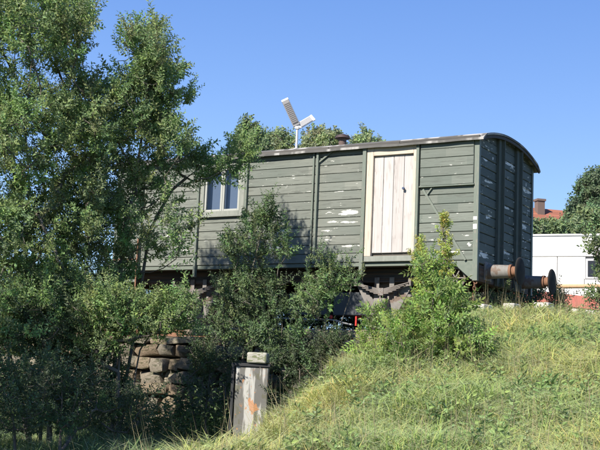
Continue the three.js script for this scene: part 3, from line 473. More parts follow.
growPlant({ seed: 31, name: 'willow_tree', label: 'tall leafy willow tree at the left edge, in front of the wagon', category: 'tree',
  trunks: [[gp(42, 420, 16.2), at(40, 330, 16.2), at(30, 230, 16.3), at(25, 120, 16.2), at(38, 20, 16.2)], [gp(48, 420, 16.3), at(62, 320, 16.5), at(82, 220, 16.7), at(88, 120, 16.6), at(78, 30, 16.5)], [gp(36, 420, 16.0), at(0, 300, 15.8), at(-30, 180, 15.7), at(-40, 70, 15.7)]],
  tips: tipsIn(311, [[15, 20, 16.2, 52, 60, 1.2, 130], [70, 28, 16.5, 26, 48, 0.8, 72], [-45, 90, 15.8, 48, 90, 1.0, 60], [18, 125, 16.1, 60, 62, 1.2, 120], [82, 125, 16.6, 34, 60, 0.8, 80], [15, 225, 16.2, 65, 60, 1.3, 130], [85, 210, 16.6, 38, 55, 0.9, 80], [10, 310, 15.9, 60, 50, 1.2, 95], [-60, 230, 15.6, 50, 100, 1.1, 60], [70, 295, 16.3, 40, 45, 0.8, 60]]),
  kinds: willowBig, perTip: 1.15, mat: willowMat, tint: willowTint });
growPlant({ seed: 32, name: 'willow_tree', label: 'slimmer willow tree overlapping the left end of the wagon', category: 'tree',
  trunks: [[gp(112, 420, 16.9), at(116, 330, 16.9), at(124, 240, 16.9), at(140, 150, 16.8), at(152, 60, 16.7)], [gp(118, 420, 17), at(136, 320, 17.2), at(150, 230, 17.4), at(172, 190, 17.6), at(200, 168, 17.7)]],
  tips: tipsIn(322, [[150, 48, 16.8, 27, 34, 0.7, 62], [135, 95, 16.9, 36, 45, 0.8, 78], [162, 105, 16.9, 20, 42, 0.6, 40], [150, 155, 17, 48, 36, 0.9, 58], [118, 195, 17, 32, 45, 0.8, 40], [205, 165, 17.6, 42, 20, 0.6, 27], [238, 150, 17.7, 18, 12, 0.4, 10], [160, 225, 17.1, 45, 42, 0.9, 25], [112, 265, 17, 30, 40, 0.7, 34], [192, 96, 16.9, 5, 5, 0.2, 3], [178, 70, 16.8, 8, 12, 0.3, 6]]),
  kinds: willowBig, perTip: 1.0, mat: willowMat, tint: willowTint });
// trees to the left of the picture, whose shade falls into the hollow
growPlant({ seed: 33, name: 'willow_tree', label: 'broad willow tree just outside the left edge, shading the hollow', category: 'tree',
  trunks: [[V(-5.9, 0, -11.1), V(-5.9, 2, -11.1), V(-5.8, 3.6, -11), V(-5.7, 5, -11)], [V(-5.8, 0, -11), V(-5.4, 2, -10.6), V(-5, 4, -10.4)]],
  tips: (() => { const R = rng(8), o = []; for (let k = 0; k < 420; k++) { const q = rdir(R).multiplyScalar(Math.pow(R(), 0.42)); o.push(V(-5.7 + q.x * 1.9, 3.6 + q.y * 2.6, -11.0 + q.z * 2.0)); } return o; })(),
  kinds: willowBig, perTip: 1.1, mat: willowMat, tint: willowTint });
growPlant({ seed: 34, name: 'willow_tree', label: 'large willow tree outside the left edge, beside the wagon\'s far end', category: 'tree',
  trunks: [[V(-7.6, 0, -17), V(-7.5, 2, -17), V(-7.4, 3.5, -17), V(-7.2, 5, -17)], [V(-7.5, 0, -16.9), V(-7, 2, -16.4), V(-6.4, 4, -16)]],
  tips: (() => { const R = rng(18), o = []; for (let k = 0; k < 460; k++) { const q = rdir(R).multiplyScalar(Math.pow(R(), 0.42)); o.push(V(-7.6 + q.x * 2.1, 3.3 + q.y * 2.4, -16.8 + q.z * 2.2)); } return o; })(),
  kinds: willowBig, perTip: 1.2, mat: willowMat, tint: willowTint });
// shrubs below the wagon
const shrubMat = leafMat(0.2, 0.28, 0.095, 0.42);
growPlant({ seed: 41, name: 'willow_shrub', label: 'light green bushy shrub growing over the stone wall at left', category: 'shrub',
  trunks: [[gp(122, 400, 15.4), at(120, 350, 15.5), at(110, 320, 15.5)], [gp(126, 400, 15.4), at(140, 350, 15.6), at(160, 320, 15.6)]],
  tips: tipsIn(411, [[108, 318, 15.4, 34, 28, 0.5, 90], [150, 316, 15.5, 40, 26, 0.5, 100], [183, 310, 15.7, 18, 20, 0.3, 24], [92, 345, 15.3, 22, 16, 0.4, 22]]), kinds: willowSmall, perTip: 1.2, mat: shrubMat, tint: tintG([0.9, 0.95, 0.85], [1.2, 1.2, 1.05]), spriteScale: [0.65, 0.95], trunkName: 'stems' });
growPlant({ seed: 42, name: 'willow_shrub', label: 'dark upright shrub in front of the wagon, between window and pale door', category: 'shrub',
  trunks: [[gp(240, 420, 17.1), at(244, 350, 17.3), at(250, 290, 17.4), at(262, 225, 17.4)], [gp(246, 420, 17.1), at(262, 350, 17.3), at(276, 290, 17.4), at(284, 240, 17.3)], [gp(236, 420, 17), at(224, 340, 17.2), at(220, 290, 17.2)]],
  tips: tipsIn(422, [[250, 245, 17.3, 28, 26, 0.4, 40], [264, 215, 17.4, 12, 20, 0.25, 14], [277, 225, 17.3, 8, 14, 0.2, 7], [245, 290, 17.3, 40, 30, 0.5, 52], [295, 300, 17.2, 26, 26, 0.4, 20], [225, 320, 17.2, 32, 26, 0.4, 30], [268, 335, 17.1, 40, 20, 0.4, 36], [288, 250, 17.2, 14, 12, 0.3, 8]]), kinds: willowSmall, perTip: 1.3, mat: leafMat(0.125, 0.18, 0.068, 0.4), tint: willowTint, spriteScale: [0.65, 1.05], trunkName: 'stems' });
growPlant({ seed: 43, name: 'willow_shrub', label: 'small arching shrub below the wagon, left of the door post', category: 'shrub',
  trunks: [[gp(320, 380, 16.6), at(325, 320, 16.7), at(335, 285, 16.7)], [gp(326, 380, 16.6), at(342, 320, 16.7), at(352, 280, 16.7)]],
  tips: tipsIn(433, [[330, 280, 16.7, 22, 18, 0.3, 22], [350, 275, 16.7, 10, 18, 0.25, 10], [325, 255, 16.6, 14, 12, 0.3, 7], [318, 300, 16.6, 24, 22, 0.3, 22]]), kinds: willowSmall, perTip: 0.9, mat: leafMat(0.17, 0.24, 0.085, 0.4), tint: willowTint, spriteScale: [0.6, 0.95], trunkName: 'stems' });
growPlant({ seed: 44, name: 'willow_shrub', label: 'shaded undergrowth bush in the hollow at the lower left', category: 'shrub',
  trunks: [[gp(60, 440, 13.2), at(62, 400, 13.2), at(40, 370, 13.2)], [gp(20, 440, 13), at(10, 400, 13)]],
  tips: tipsIn(444, [[20, 395, 13, 50, 45, 0.7, 70], [75, 390, 13.6, 40, 40, 0.6, 45], [120, 410, 14.5, 35, 28, 0.5, 30]]), kinds: willowSmall, perTip: 1.1, mat: leafMat(0.075, 0.115, 0.042, 0.4), tint: willowTint, spriteScale: [0.6, 1], trunkName: 'stems' });  // leaf colour darkened to paint in the shade of the hollow
const shadedLeafMat = leafMat(0.075, 0.115, 0.042, 0.4);  // darker copy of the shrub leaves, shade put into the colour
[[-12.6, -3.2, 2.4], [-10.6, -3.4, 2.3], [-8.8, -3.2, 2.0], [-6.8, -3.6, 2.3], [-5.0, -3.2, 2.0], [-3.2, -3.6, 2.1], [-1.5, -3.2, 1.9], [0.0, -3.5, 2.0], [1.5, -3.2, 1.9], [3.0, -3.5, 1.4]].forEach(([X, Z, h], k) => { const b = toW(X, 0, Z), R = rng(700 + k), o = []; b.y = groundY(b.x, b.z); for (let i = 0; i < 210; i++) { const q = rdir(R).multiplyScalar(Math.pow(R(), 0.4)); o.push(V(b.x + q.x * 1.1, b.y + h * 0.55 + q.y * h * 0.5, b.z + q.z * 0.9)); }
  growPlant({ seed: 710 + k, name: 'thicket_bush', label: ['bush behind the track far left, outside the picture', 'bush behind the track at the far left edge, past the tall willow', 'bush behind the track, beyond the wagon\'s left end', 'bush behind the track at the wagon\'s left end step', 'bush behind the track, seen past the left wheels', 'bush behind the track below the wagon\'s window', 'bush behind the track below the tall shrub', 'bush behind the track, seen past the grey boxes under the floor', 'bush behind the track below the pale door', 'lowest bush behind the track, near the right wheels'][k], category: 'shrub', group: 'bushes behind the track', trunks: [[b, V(b.x, b.y + h * 0.5, b.z)], [b.clone().add(V(0.1, 0, 0.1)), V(b.x + 0.4, b.y + h * 0.5, b.z + 0.2)]], tips: o.filter(p => p.y > b.y + 0.08), kinds: willowBig, perTip: 1, mat: shadedLeafMat, tint: willowTint, spriteScale: [0.7, 1.1], trunkName: 'stems' }); });
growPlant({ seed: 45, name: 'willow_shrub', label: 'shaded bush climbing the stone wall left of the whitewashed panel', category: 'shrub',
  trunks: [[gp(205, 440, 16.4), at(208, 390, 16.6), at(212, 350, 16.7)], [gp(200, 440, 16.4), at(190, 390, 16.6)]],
  tips: tipsIn(455, [[210, 355, 16.7, 26, 26, 0.35, 40], [195, 400, 16.5, 16, 30, 0.3, 14], [225, 395, 16.6, 8, 30, 0.2, 8]]), kinds: willowSmall, perTip: 1.1, mat: shadedLeafMat, tint: willowTint, spriteScale: [0.6, 0.95], trunkName: 'stems' });
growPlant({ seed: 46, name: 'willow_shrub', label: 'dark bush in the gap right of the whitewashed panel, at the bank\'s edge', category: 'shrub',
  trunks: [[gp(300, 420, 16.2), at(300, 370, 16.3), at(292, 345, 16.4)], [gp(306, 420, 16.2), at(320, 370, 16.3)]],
  tips: tipsIn(466, [[300, 365, 16.4, 34, 24, 0.35, 50], [330, 345, 16.5, 20, 16, 0.3, 22], [285, 395, 16.2, 14, 20, 0.3, 12]]), kinds: willowSmall, perTip: 1.3, mat: shadedLeafMat, tint: willowTint, spriteScale: [0.6, 1.0], trunkName: 'stems' });
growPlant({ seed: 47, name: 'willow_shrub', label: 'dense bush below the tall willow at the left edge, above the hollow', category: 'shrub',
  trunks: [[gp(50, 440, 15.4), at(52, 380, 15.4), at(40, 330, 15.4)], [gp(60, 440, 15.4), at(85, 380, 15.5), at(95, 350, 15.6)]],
  tips: tipsIn(477, [[30, 320, 15.4, 60, 40, 0.6, 90], [80, 345, 15.6, 35, 35, 0.5, 60], [40, 390, 15.2, 60, 40, 0.6, 80], [115, 385, 16, 20, 30, 0.4, 20]]), kinds: willowSmall, perTip: 1.3, mat: shadedLeafMat, tint: willowTint, spriteScale: [0.7, 1.05], trunkName: 'stems' });
// ash saplings on the bank
const ashKinds = [pinnate(1, 0.24, 4, 0.085, 0.034), pinnate(2, 0.2, 4, 0.075, 0.032), pinnate(3, 0.28, 5, 0.085, 0.034)];
const ashClumps = clumps(140, ashKinds, 3, 6, 1.0, 0.2);
const ashMat = leafMat(0.23, 0.34, 0.075, 0.45), ashTint = tintG([0.8, 0.85, 0.7], [1.35, 1.2, 1.0]);
growPlant({ seed: 51, name: 'ash_sapling', label: 'bright green bushy ash sapling on the bank below the door', category: 'sapling',
  trunks: [[gp(432, 390, 13.0), at(432, 330, 13.1), at(432, 280, 13.1), at(428, 258, 13.1)], [gp(436, 390, 13.0), at(446, 330, 13.1), at(450, 290, 13.1)], [gp(428, 390, 13.0), at(410, 350, 13.0), at(402, 325, 13.0)], [gp(440, 390, 13), at(462, 360, 13), at(472, 340, 13)]],
  tips: tipsIn(511, [[432, 300, 13.1, 24, 28, 0.3, 62], [430, 335, 13, 36, 32, 0.45, 95], [427, 268, 13.1, 9, 16, 0.15, 14], [455, 305, 13, 18, 20, 0.3, 24], [468, 350, 12.9, 26, 26, 0.4, 58], [402, 345, 12.9, 22, 28, 0.4, 44], [436, 372, 12.8, 48, 20, 0.4, 70]]), kinds: ashClumps, perTip: 1.3, mat: ashMat, tint: ashTint, upBias: 0.35, spriteScale: [0.6, 0.95], trunkName: 'stems', along: 0.9 });
for (const [u, v0, v1, lab] of [[421, 238, 300, 'yellow-green flowering stalk in front of the right door post'], [445, 216, 290, 'taller yellow-green stalk in front of the boards right of the door']])
  growPlant({ seed: 56 + v0, name: 'flowering_stalk', label: lab, category: 'weed', trunks: [[gp(u + 2, 360, 13.9), at(u + 2, 320, 13.9), at(u, v0 + 4, 13.9)]], tips: tipsIn(v0, [[u, lerp(v0, v1, 0.3), 13.9, 4, (v1 - v0) * 0.32, 0.05, 26], [u + 1, lerp(v0, v1, 0.7), 13.9, 7, (v1 - v0) * 0.3, 0.08, 24]]), kinds: [sprig(81, 0.1, 12, 0.042, 0.022, 1.1), sprig(82, 0.12, 13, 0.046, 0.022, 1.1)], perTip: 2, mat: leafMat(0.42, 0.44, 0.09, 0.42), tint: tintG([0.8, 0.85, 0.8], [1.2, 1.15, 1]), tipR: 0.003, trunkName: 'stem', crownName: 'leaves' });
growPlant({ seed: 52, name: 'ash_sapling', label: 'small bright green sapling left of the larger one, under the door', category: 'sapling',
  trunks: [[gp(374, 370, 13.6), at(374, 340, 13.6), at(374, 312, 13.6)]],
  tips: tipsIn(522, [[374, 320, 13.6, 13, 17, 0.25, 26], [388, 342, 13.5, 20, 18, 0.3, 26], [366, 350, 13.5, 14, 14, 0.25, 14]]), kinds: ashClumps, perTip: 1.1, mat: ashMat, tint: ashTint, upBias: 0.4, spriteScale: [0.5, 0.8], trunkName: 'stems', along: 0.9 });
growPlant({ seed: 53, name: 'elder_bush', label: 'leafy bush cut off by the right edge, before the white building', category: 'shrub',
  trunks: [[gp(606, 330, 16.4), at(604, 290, 16.4), at(598, 250, 16.4)], [gp(610, 330, 16.4), at(616, 280, 16.4), at(615, 240, 16.4)]],
  tips: tipsIn(533, [[596, 250, 16.4, 9, 14, 0.25, 12], [606, 270, 16.4, 16, 36, 0.35, 40], [620, 255, 16.4, 18, 30, 0.4, 30], [598, 300, 16.3, 10, 16, 0.25, 14]]), kinds: [sprig(11, 0.24, 9, 0.075, 0.042), sprig(12, 0.2, 8, 0.07, 0.04)], perTip: 3, mat: leafMat(0.12, 0.18, 0.07, 0.4, 0.7), tint: ashTint, spriteScale: [0.7, 1.05], trunkName: 'stems' });
// weeds below the buffers
for (const [u, v, d, n, lab] of [[487, 296, 18.6, 12, 'left one of the two leafy weeds growing under the wagon\'s buffers'], [508, 296, 18.8, 12, 'right one of the two leafy weeds growing under the wagon\'s buffers'], [468, 302, 17.2, 8, 'low weed tuft below the wagon corner, beside the ash sapling']])
  growPlant({ seed: 60 + u, name: 'weed_plant', label: lab, category: 'weed', trunks: [[gp(u, 320, d), at(u, v + 8, d)]], tips: tipsIn(u, [[u, v, d, 7, 13, 0.12, n], [u, v + 12, d, 10, 8, 0.15, n]]), kinds: [sprig(21, 0.16, 9, 0.05, 0.024), sprig(22, 0.13, 8, 0.05, 0.022)], perTip: 2, mat: leafMat(0.11, 0.15, 0.06, 0.4), tint: ashTint, tipR: 0.003, trunkName: 'stems' });

// ------------------------------------------------------------------ distance: trees, hedge, house, white building
const farKinds = [sprig(31, 0.4, 12, 0.13, 0.085), sprig(32, 0.34, 11, 0.12, 0.085)], farClumps = clumps(160, farKinds, 6, 5, 0.9, 0.3), farMat = leafMat(0.18, 0.235, 0.1, 0.38), farMat2 = leafMat(0.26, 0.3, 0.15, 0.38), farTint = tintG([0.8, 0.85, 0.8], [1.2, 1.15, 1.1]);  // second far leaf colour is paled to paint in distance haze
const farTree = (seed, u, v, d, ru, rv, n, m, label, cat = 'tree', name = 'broadleaf_tree') => { const b = gp(u, v + rv + 60, d); return growPlant({ seed, name, label, category: cat, group: 'trees behind the wagon', trunks: [[b, V(b.x, lerp(b.y, at(u, v, d).y, 0.6), b.z), at(u, v, d)]], tips: tipsIn(seed * 7, [[u, v, d, ru, rv, ru * d / 1100, n], [u - ru * 0.45, v + rv * 0.4, d, ru * 0.7, rv * 0.7, ru * d / 1500, n >> 1], [u + ru * 0.5, v + rv * 0.35, d, ru * 0.65, rv * 0.7, ru * d / 1500, n >> 1]]), kinds: farClumps, perTip: 1.1, mat: m, tint: farTint, tipR: 0.012, spriteScale: [0.8, 1.3] }); };
farTree(71, 248, 147, 40, 15, 24, 110, farMat, 'rounded green treetop showing over the roof by the upper end of the shrub');
farTree(72, 276, 155, 44, 22, 22, 110, farMat2, 'pale green treetop just left of the roof lamp');
farTree(73, 322, 149, 43, 22, 25, 130, farMat2, 'pale green treetop between the roof lamp and the roof vent');
farTree(74, 366, 151, 46, 17, 22, 100, farMat2, 'low treetop peeping over the roof right of the vent');
farTree(75, 604, 206, 44, 33, 37, 380, leafMat(0.1, 0.155, 0.075, 0.35), 'large dark green tree at the right edge beyond the white building');
farTree(76, 590, 226, 38, 17, 15, 140, farMat, 'lighter green bush in front of the dark tree at right', 'shrub', 'background_bush');
for (let k = 0; k < 4; k++) farTree(80 + k, 534 + k * 15, 236 - (k % 2) * 2, 36 + k * 0.5, 10, 9, 80, farMat, ['hedge bush touching the wagon\'s far corner, below the tiled roof', 'second hedge bush from the wagon, below the tiled roof', 'third hedge bush from the wagon, below the roof end', 'fourth hedge bush from the wagon, beside the dark tree'][k], 'shrub', 'hedge_bush');
{ // house with a tiled roof
  const g = new THREE.Group(), c = at(548, 220, 60), gy = groundY(c.x, c.z), ry = at(550, 209, 60).y; g.position.set(c.x - 1.4, gy, c.z); g.rotation.y = 0.25;
  const wy = ry - gy - 1.9, cream = std(0.5, 0.46, 0.38, 0.9), tile = [0.85, 1, 1.15].map(k => std(0.3 * k, 0.11 * k, 0.065 * k, 0.85));
  part(g, 'wall', bx(7, wy, 6, 0, wy / 2, 0), cream);
  const gable = new THREE.Shape(); gable.moveTo(-3, 0); gable.lineTo(3, 0); gable.lineTo(0, 1.75); for (const s of [-1, 1]) { const q = new THREE.ExtrudeGeometry(gable, { depth: 0.2, bevelEnabled: false }); q.rotateY(Math.PI / 2); q.translate(s > 0 ? 3.3 : -3.5, wy - 0.01, 0); part(g, 'gable', q, std(0.1, 0.065, 0.045, 0.9)); }
  const R = rng(9), slope = Math.atan2(1.85, 3.2), len = 3.72;
  for (const s of [-1, 1]) { const rf = part(g, 'roof', bx(7.5, 0.06, len, 0, 0, len / 2), tile[0]); rf.position.set(0, wy + 1.87, 0); rf.rotation.set(slope, s > 0 ? 0 : Math.PI, 0, 'YXZ'); for (let k = 0; k < 11; k++) part(rf, 'tile_course', bx(7.56, 0.05, 0.36, 0, 0.055, 0.16 + k * 0.338), tile[Math.floor(R() * 3)]).rotation.x = 0.06; if (s > 0) { const ch = part(rf, 'chimney', merge([bx(0.42, 1.3, 0.42), bx(0.52, 0.12, 0.52, 0, 0.62, 0)]), std(0.14, 0.1, 0.085, 0.9)); ch.position.set(0.75, 0.1, 0.55); ch.rotation.x = -slope; } }
  for (const x of [-2, 0, 2]) { const w = part(g, 'window', bx(1, 1.3, 0.08, x, wy - 1.2, 3.03), std(0.6, 0.6, 0.58, 0.7)); part(w, 'pane', bx(0.8, 1.1, 0.04, x, wy - 1.2, 3.06), std(0.03, 0.035, 0.04, 0.15)); }
  top(g, 'house', 'distant house with red tiled roof and chimney, right of the wagon', 'house');
}
{ // white panelled building behind the wagon's right end
  const d = 27, a = at(505, 238, d), b = at(640, 238, d - 1.2), g = new THREE.Group(), gy = groundY((a.x + b.x) / 2, -d); const len = Math.hypot(b.x - a.x, b.z - a.z);
  g.position.set((a.x + b.x) / 2, gy, (a.z + b.z) / 2); g.rotation.y = -Math.atan2(b.z - a.z, b.x - a.x);
  const H = at(560, 238, d).y - gy, wt = makeTex(256, 256, (u, v) => { const n = fbm(u * 7, v * 26, 4); return mix3([0.8, 0.8, 0.79], [0.7, 0.69, 0.66], sstep(0.5, 0.8, n)); }), wm = new THREE.MeshStandardMaterial({ map: wt, roughness: 0.7 });
  const ylo = H - 0.52; // joint
  part(g, 'wall', bx(len, H - 0.04, 3.5, 0, (H - 0.04) / 2, -1.8), std(0.3, 0.3, 0.3, 0.8));
  part(g, 'upper_panel', bx(len, 0.5, 0.06, 0, H - 0.27, 0), wm);
  const n = 5; for (let k = 0; k < n; k++) { if (k === 3) { part(g, 'wall_panel', bx(len / n - 0.02, 0.6, 0.05, -len / 2 + (k + 0.5) * len / n, ylo - 0.86, -0.015), wm); part(g, 'wall_panel', bx(len / n - 0.62, 0.54, 0.05, -len / 2 + (k + 0.5) * len / n - 0.31, ylo - 0.28, -0.015), wm); const w = part(g, 'window', bx(0.56, 0.48, 0.05, -len / 2 + (k + 1) * len / n - 0.33, ylo - 0.3, -0.02), std(0.5, 0.5, 0.5, 0.6)); part(w, 'pane', bx(0.46, 0.38, 0.03, -len / 2 + (k + 1) * len / n - 0.33, ylo - 0.3, 0.005), std(0.03, 0.035, 0.045, 0.12)); continue; } part(g, 'wall_panel', bx(len / n - 0.02, 1.13, 0.05, -len / 2 + (k + 0.5) * len / n, ylo - 0.58, -0.015), wm); }
  part(g, 'plinth', bx(len, H - 1.75, 0.05, 0, (H - 1.75) / 2, -0.015), std(0.55, 0.54, 0.52, 0.85));
  part(g, 'roof_edge', bx(len + 0.1, 0.04, 3.66, 0, H + 0.0, -1.77), std(0.7, 0.7, 0.69, 0.7));
  top(g, 'site_building', 'low white panelled building behind the right end of the wagon', 'building');
}
{ // faded red board, barrier pole, pale blocks
  const d = 25.6, a = at(515, 301, d), b = at(622, 301, d - 0.6); const m = new THREE.Mesh(slab(-1.3, 1.3, -0.16, 0.16, -0.03, 0.03, 0.008, null, rng(4)), std(0.42, 0.13, 0.1, 0.85)); m.position.copy(a).lerp(b, 0.5); m.rotation.set(-0.35, 0.1, -0.02);
  const gr = new THREE.Group(); gr.position.set(m.position.x, groundY(m.position.x, m.position.z), m.position.z); m.position.set(0, m.position.y - gr.position.y, 0); m.name = 'board'; gr.add(m);
  for (const x of [-0.9, 0.9]) part(gr, 'post', bx(0.06, m.position.y, 0.06, x, m.position.y / 2, -0.09), greyIron);
  top(gr, 'red_barrier', 'faded red barrier board in front of the white building', 'barrier');
  const g2 = new THREE.Group(), p0 = at(553, 286.5, 24.4), p1 = at(625, 286, 23.8); g2.position.set(p0.x, groundY(p0.x, p0.z), p0.z); const o = V(p0.x, g2.position.y, p0.z), q0 = p0.clone().sub(o), q1 = p1.clone().sub(o);
  part(g2, 'pole', cyl(q0, q1, 0.05, 0.045, 12), std(0.46, 0.3, 0.17, 0.75)); for (const t of [0.14, 0.93]) { const q = q0.clone().lerp(q1, t); part(g2, 'post', cyl(V(q.x, 0, q.z), V(q.x, q.y - 0.04, q.z), 0.045, 0.04, 10), std(0.3, 0.27, 0.23, 0.85)); }
  top(g2, 'timber_rail', 'orange-tan horizontal wooden pole on posts before the white building', 'rail');
  const R = rng(15), conc = new THREE.MeshStandardMaterial({ map: makeTex(128, 128, (u, v) => { const n = fbm(u * 12, v * 12, 4); return mix3([0.4, 0.39, 0.36], [0.55, 0.53, 0.5], n); }), roughness: 0.9 });
  [[481, 309, 17.9, 0.27, 'left one of three pale concrete blocks in the grass below the buffers'], [512, 308, 18.3, 0.2, 'smallest, middle one of three pale concrete blocks in the grass below the buffers'], [544, 307, 19.2, 0.27, 'right one of three pale concrete blocks in the grass, nearest the red board']].forEach(([u, v, dd, w, lab]) => { const p = at(u, v, dd), gy = groundY(p.x, p.z), h = Math.max(0.14, p.y - gy + 0.08); const bm = new THREE.Mesh(rbx(w, h, 0.3, 0, h / 2, 0, 0.02), conc); bm.position.set(p.x, gy - 0.01, p.z); bm.rotation.y = TURN + (R() - 0.5) * 0.5; top(bm, 'concrete_block', lab, 'block'); });
}
// ------------------------------------------------------------------ twin lamp on the roof
{
  const s0 = 3.86, z0 = 0.9, base = toW(L / 2 - s0, RAIL_Y + FLOOR + HS + 0.02 + arc(z0), z0), g = new THREE.Group(); g.position.copy(base); g.rotation.y = -0.15;
  const galv = std(0.5, 0.5, 0.49, 0.5, { metalness: 0.2 }), grey = std(0.3, 0.29, 0.29, 0.6), hy = 0.42;
  part(g, 'mast', merge([cyl(V(0, 0, 0), V(0, hy, 0), 0.025, 0.022, 14), cyl(V(0, -0.02, 0), V(0, 0.02, 0), 0.07, 0.06, 14)]), galv);
  part(g, 'bracket', merge([cyl(V(-0.05, hy, 0), V(0.06, hy, 0), 0.02, 0.02, 10), rbx(0.07, 0.06, 0.07, 0, hy, 0, 0.01)]), galv);
  const lamp = (ang, len, w, face, tilt) => { const h = new THREE.Group(); h.name = 'lamp_head'; h.position.set(0, hy + 0.02, 0); h.rotation.set(tilt, 0, ang, 'ZYX'); g.add(h); part(h, 'housing', rbx(w, len, 0.035, 0, len / 2 + 0.02, 0, 0.014), face[0]); part(h, 'diffuser', rbx(w * 0.78, len * 0.8, 0.016, 0, len * 0.5 + 0.02, 0.021, 0.006), face[1]); const rb = []; for (let k = 0; k < 12; k++) rb.push(bx(w * 0.8, 0.006, 0.01, 0, len * 0.14 + 0.02 + k * len * 0.066, 0.03)); part(h, 'louvre', merge(rb), face[2]); part(h, 'end_cap', rbx(w * 1.04, 0.045, 0.042, 0, len + 0.03, 0, 0.012), face[3]); };
  lamp(0.46, 0.54, 0.14, [std(0.25, 0.245, 0.25, 0.6), std(0.16, 0.155, 0.16, 0.6), std(0.25, 0.24, 0.245, 0.6), std(0.7, 0.7, 0.69, 0.5)], 0.1);
  lamp(-0.86, 0.36, 0.13, [std(0.75, 0.75, 0.75, 0.4), std(0.3, 0.3, 0.31, 0.4), std(0.6, 0.6, 0.6, 0.5), std(0.78, 0.78, 0.78, 0.4)], -0.5);
  top(g, 'roof_lamp', 'twin lamp on a short mast on the wagon roof', 'lamp');
}
// ------------------------------------------------------------------ the old whitewashed slab and block below the wall
{
  const b = gp(248, 440, 16.0), g = new THREE.Group(); g.position.copy(b); g.rotation.y = -0.12;
  const tex = makeTex(256, 512, (u, v) => { const n = fbm(u * 8, v * 14, 5), m = fbm(u * 5 + 7, v * 4, 4), o = Math.exp(-((u - 0.56) ** 2 / 0.02 + (v - 0.6) ** 2 / 0.004)); const st = fbm(u * 9 + 2, v * 2.2, 4); return mix3(mix3(mix3([0.4, 0.395, 0.37], [0.13, 0.125, 0.115], sstep(0.42, 0.56, m * 0.6 + 0.5 * st + (u > 0.6 ? 0.06 : -0.03))), [0.1, 0.1, 0.06], sstep(0.6, 0.7, n) * 0.6), [0.45, 0.19, 0.06], sstep(0.3, 0.42, o - 1.6 * (fbm(u * 16, v * 24, 3) - 0.45)) * 0.75); });
  const h = at(248, 367, 16).y - b.y;
  part(g, 'slab', slab(-0.23, 0.25, 0, h, -0.08, 0, 0.012, (x, y) => [(x + 0.23) / 0.48, y / h], rng(6)), new THREE.MeshStandardMaterial({ map: tex, roughness: 0.9 }));
  part(g, 'frame_bar', rbx(0.045, h + 0.05, 0.1, -0.265, (h + 0.05) / 2, -0.03, 0.006), black); part(g, 'frame_bar', rbx(0.56, 0.045, 0.1, -0.005, h + 0.03, -0.03, 0.006), black);
  top(g, 'whitewashed_hatch', 'flaking whitewashed panel with an orange spot leaning at the wall foot', 'panel');
  const p = at(258, 359, 16.0), m = new THREE.Mesh(rbx(0.3, 0.16, 0.2, 0, 0, 0, 0.03), new THREE.MeshStandardMaterial({ map: makeTex(128, 128, (u, v) => mix3(mix3([0.24, 0.235, 0.2], [0.4, 0.39, 0.34], fbm(u * 9, v * 9, 4)), [0.11, 0.13, 0.05], sstep(0.48, 0.62, fbm(u * 5 + 3, v * 5, 4)) * 0.8)), roughness: 0.95 })); m.position.set(p.x, b.y + h + 0.135, p.z - 0.03); m.rotation.y = -0.2; top(m, 'concrete_block', 'mossy pale block resting on top of the whitewashed panel', 'block');
}
// ------------------------------------------------------------------ grass and weeds of the bank
function tuft(seed, n, h, w, rad, lean) { const R = rng(seed), P = []; for (let k = 0; k < n; k++) { const a = R() * 6.28, r = Math.sqrt(R()) * rad, b = V(Math.cos(a) * r, 0, Math.sin(a) * r), yaw = R() * 6.28, hh = h * (0.5 + 0.7 * R()), ln = lean * (0.3 + R()) * hh, dx = Math.cos(yaw), dz = Math.sin(yaw), ww = w * (0.7 + 0.6 * R()), sx = -dz * ww / 2, sz = dx * ww / 2; const m = V(b.x + dx * ln * 0.3, hh * 0.6, b.z + dz * ln * 0.3), t = V(b.x + dx * ln, hh * (1 - 0.25 * lean), b.z + dz * ln); P.push(b.x - sx, 0, b.z - sz, b.x + sx, 0, b.z + sz, m.x + sx * 0.8, m.y, m.z + sz * 0.8, b.x - sx, 0, b.z - sz, m.x + sx * 0.8, m.y, m.z + sz * 0.8, m.x - sx * 0.8, m.y, m.z - sz * 0.8, m.x - sx * 0.8, m.y, m.z - sz * 0.8, m.x + sx * 0.8, m.y, m.z + sz * 0.8, t.x, t.y, t.z); } return finish(P); }
function scatter(name, label, kinds, mat, n, seed, place, tint, cat) {
  const R = rng(seed), lists = kinds.map(() => []); let tries = 0, made = 0;
  while (made < n && tries < n * 30) { tries++; const r = place(R); if (!r) continue; lists[Math.floor(R() * kinds.length)].push(r); made++; }
  const M = new THREE.Matrix4(), Q = new THREE.Quaternion(), c = new THREE.Color();
  kinds.forEach((k, i) => { if (!lists[i].length) return; const im = new THREE.InstancedMesh(k, mat, lists[i].length); lists[i].forEach(([x, z, s, sy], j) => { const e = 0.2, nv = V(groundY(x - e, z) - groundY(x + e, z), 2 * e, groundY(x, z - e) - groundY(x, z + e)).normalize(); if (nv.y < 0.75) nv.set(0, 1, 0); Q.setFromUnitVectors(V(0, 1, 0), nv.add(V((R() - 0.5) * 0.12, 0, (R() - 0.5) * 0.12)).normalize()).multiply(new THREE.Quaternion().setFromAxisAngle(V(0, 1, 0), R() * 6.28)); M.compose(V(x, groundY(x, z) - 0.01, z), Q, V(s, s * (sy || 1), s)); im.setMatrixAt(j, M); c.setRGB(...tint(R, x, z)); im.setColorAt(j, c); }); top(im, name, label, cat, null, 'stuff'); });
}
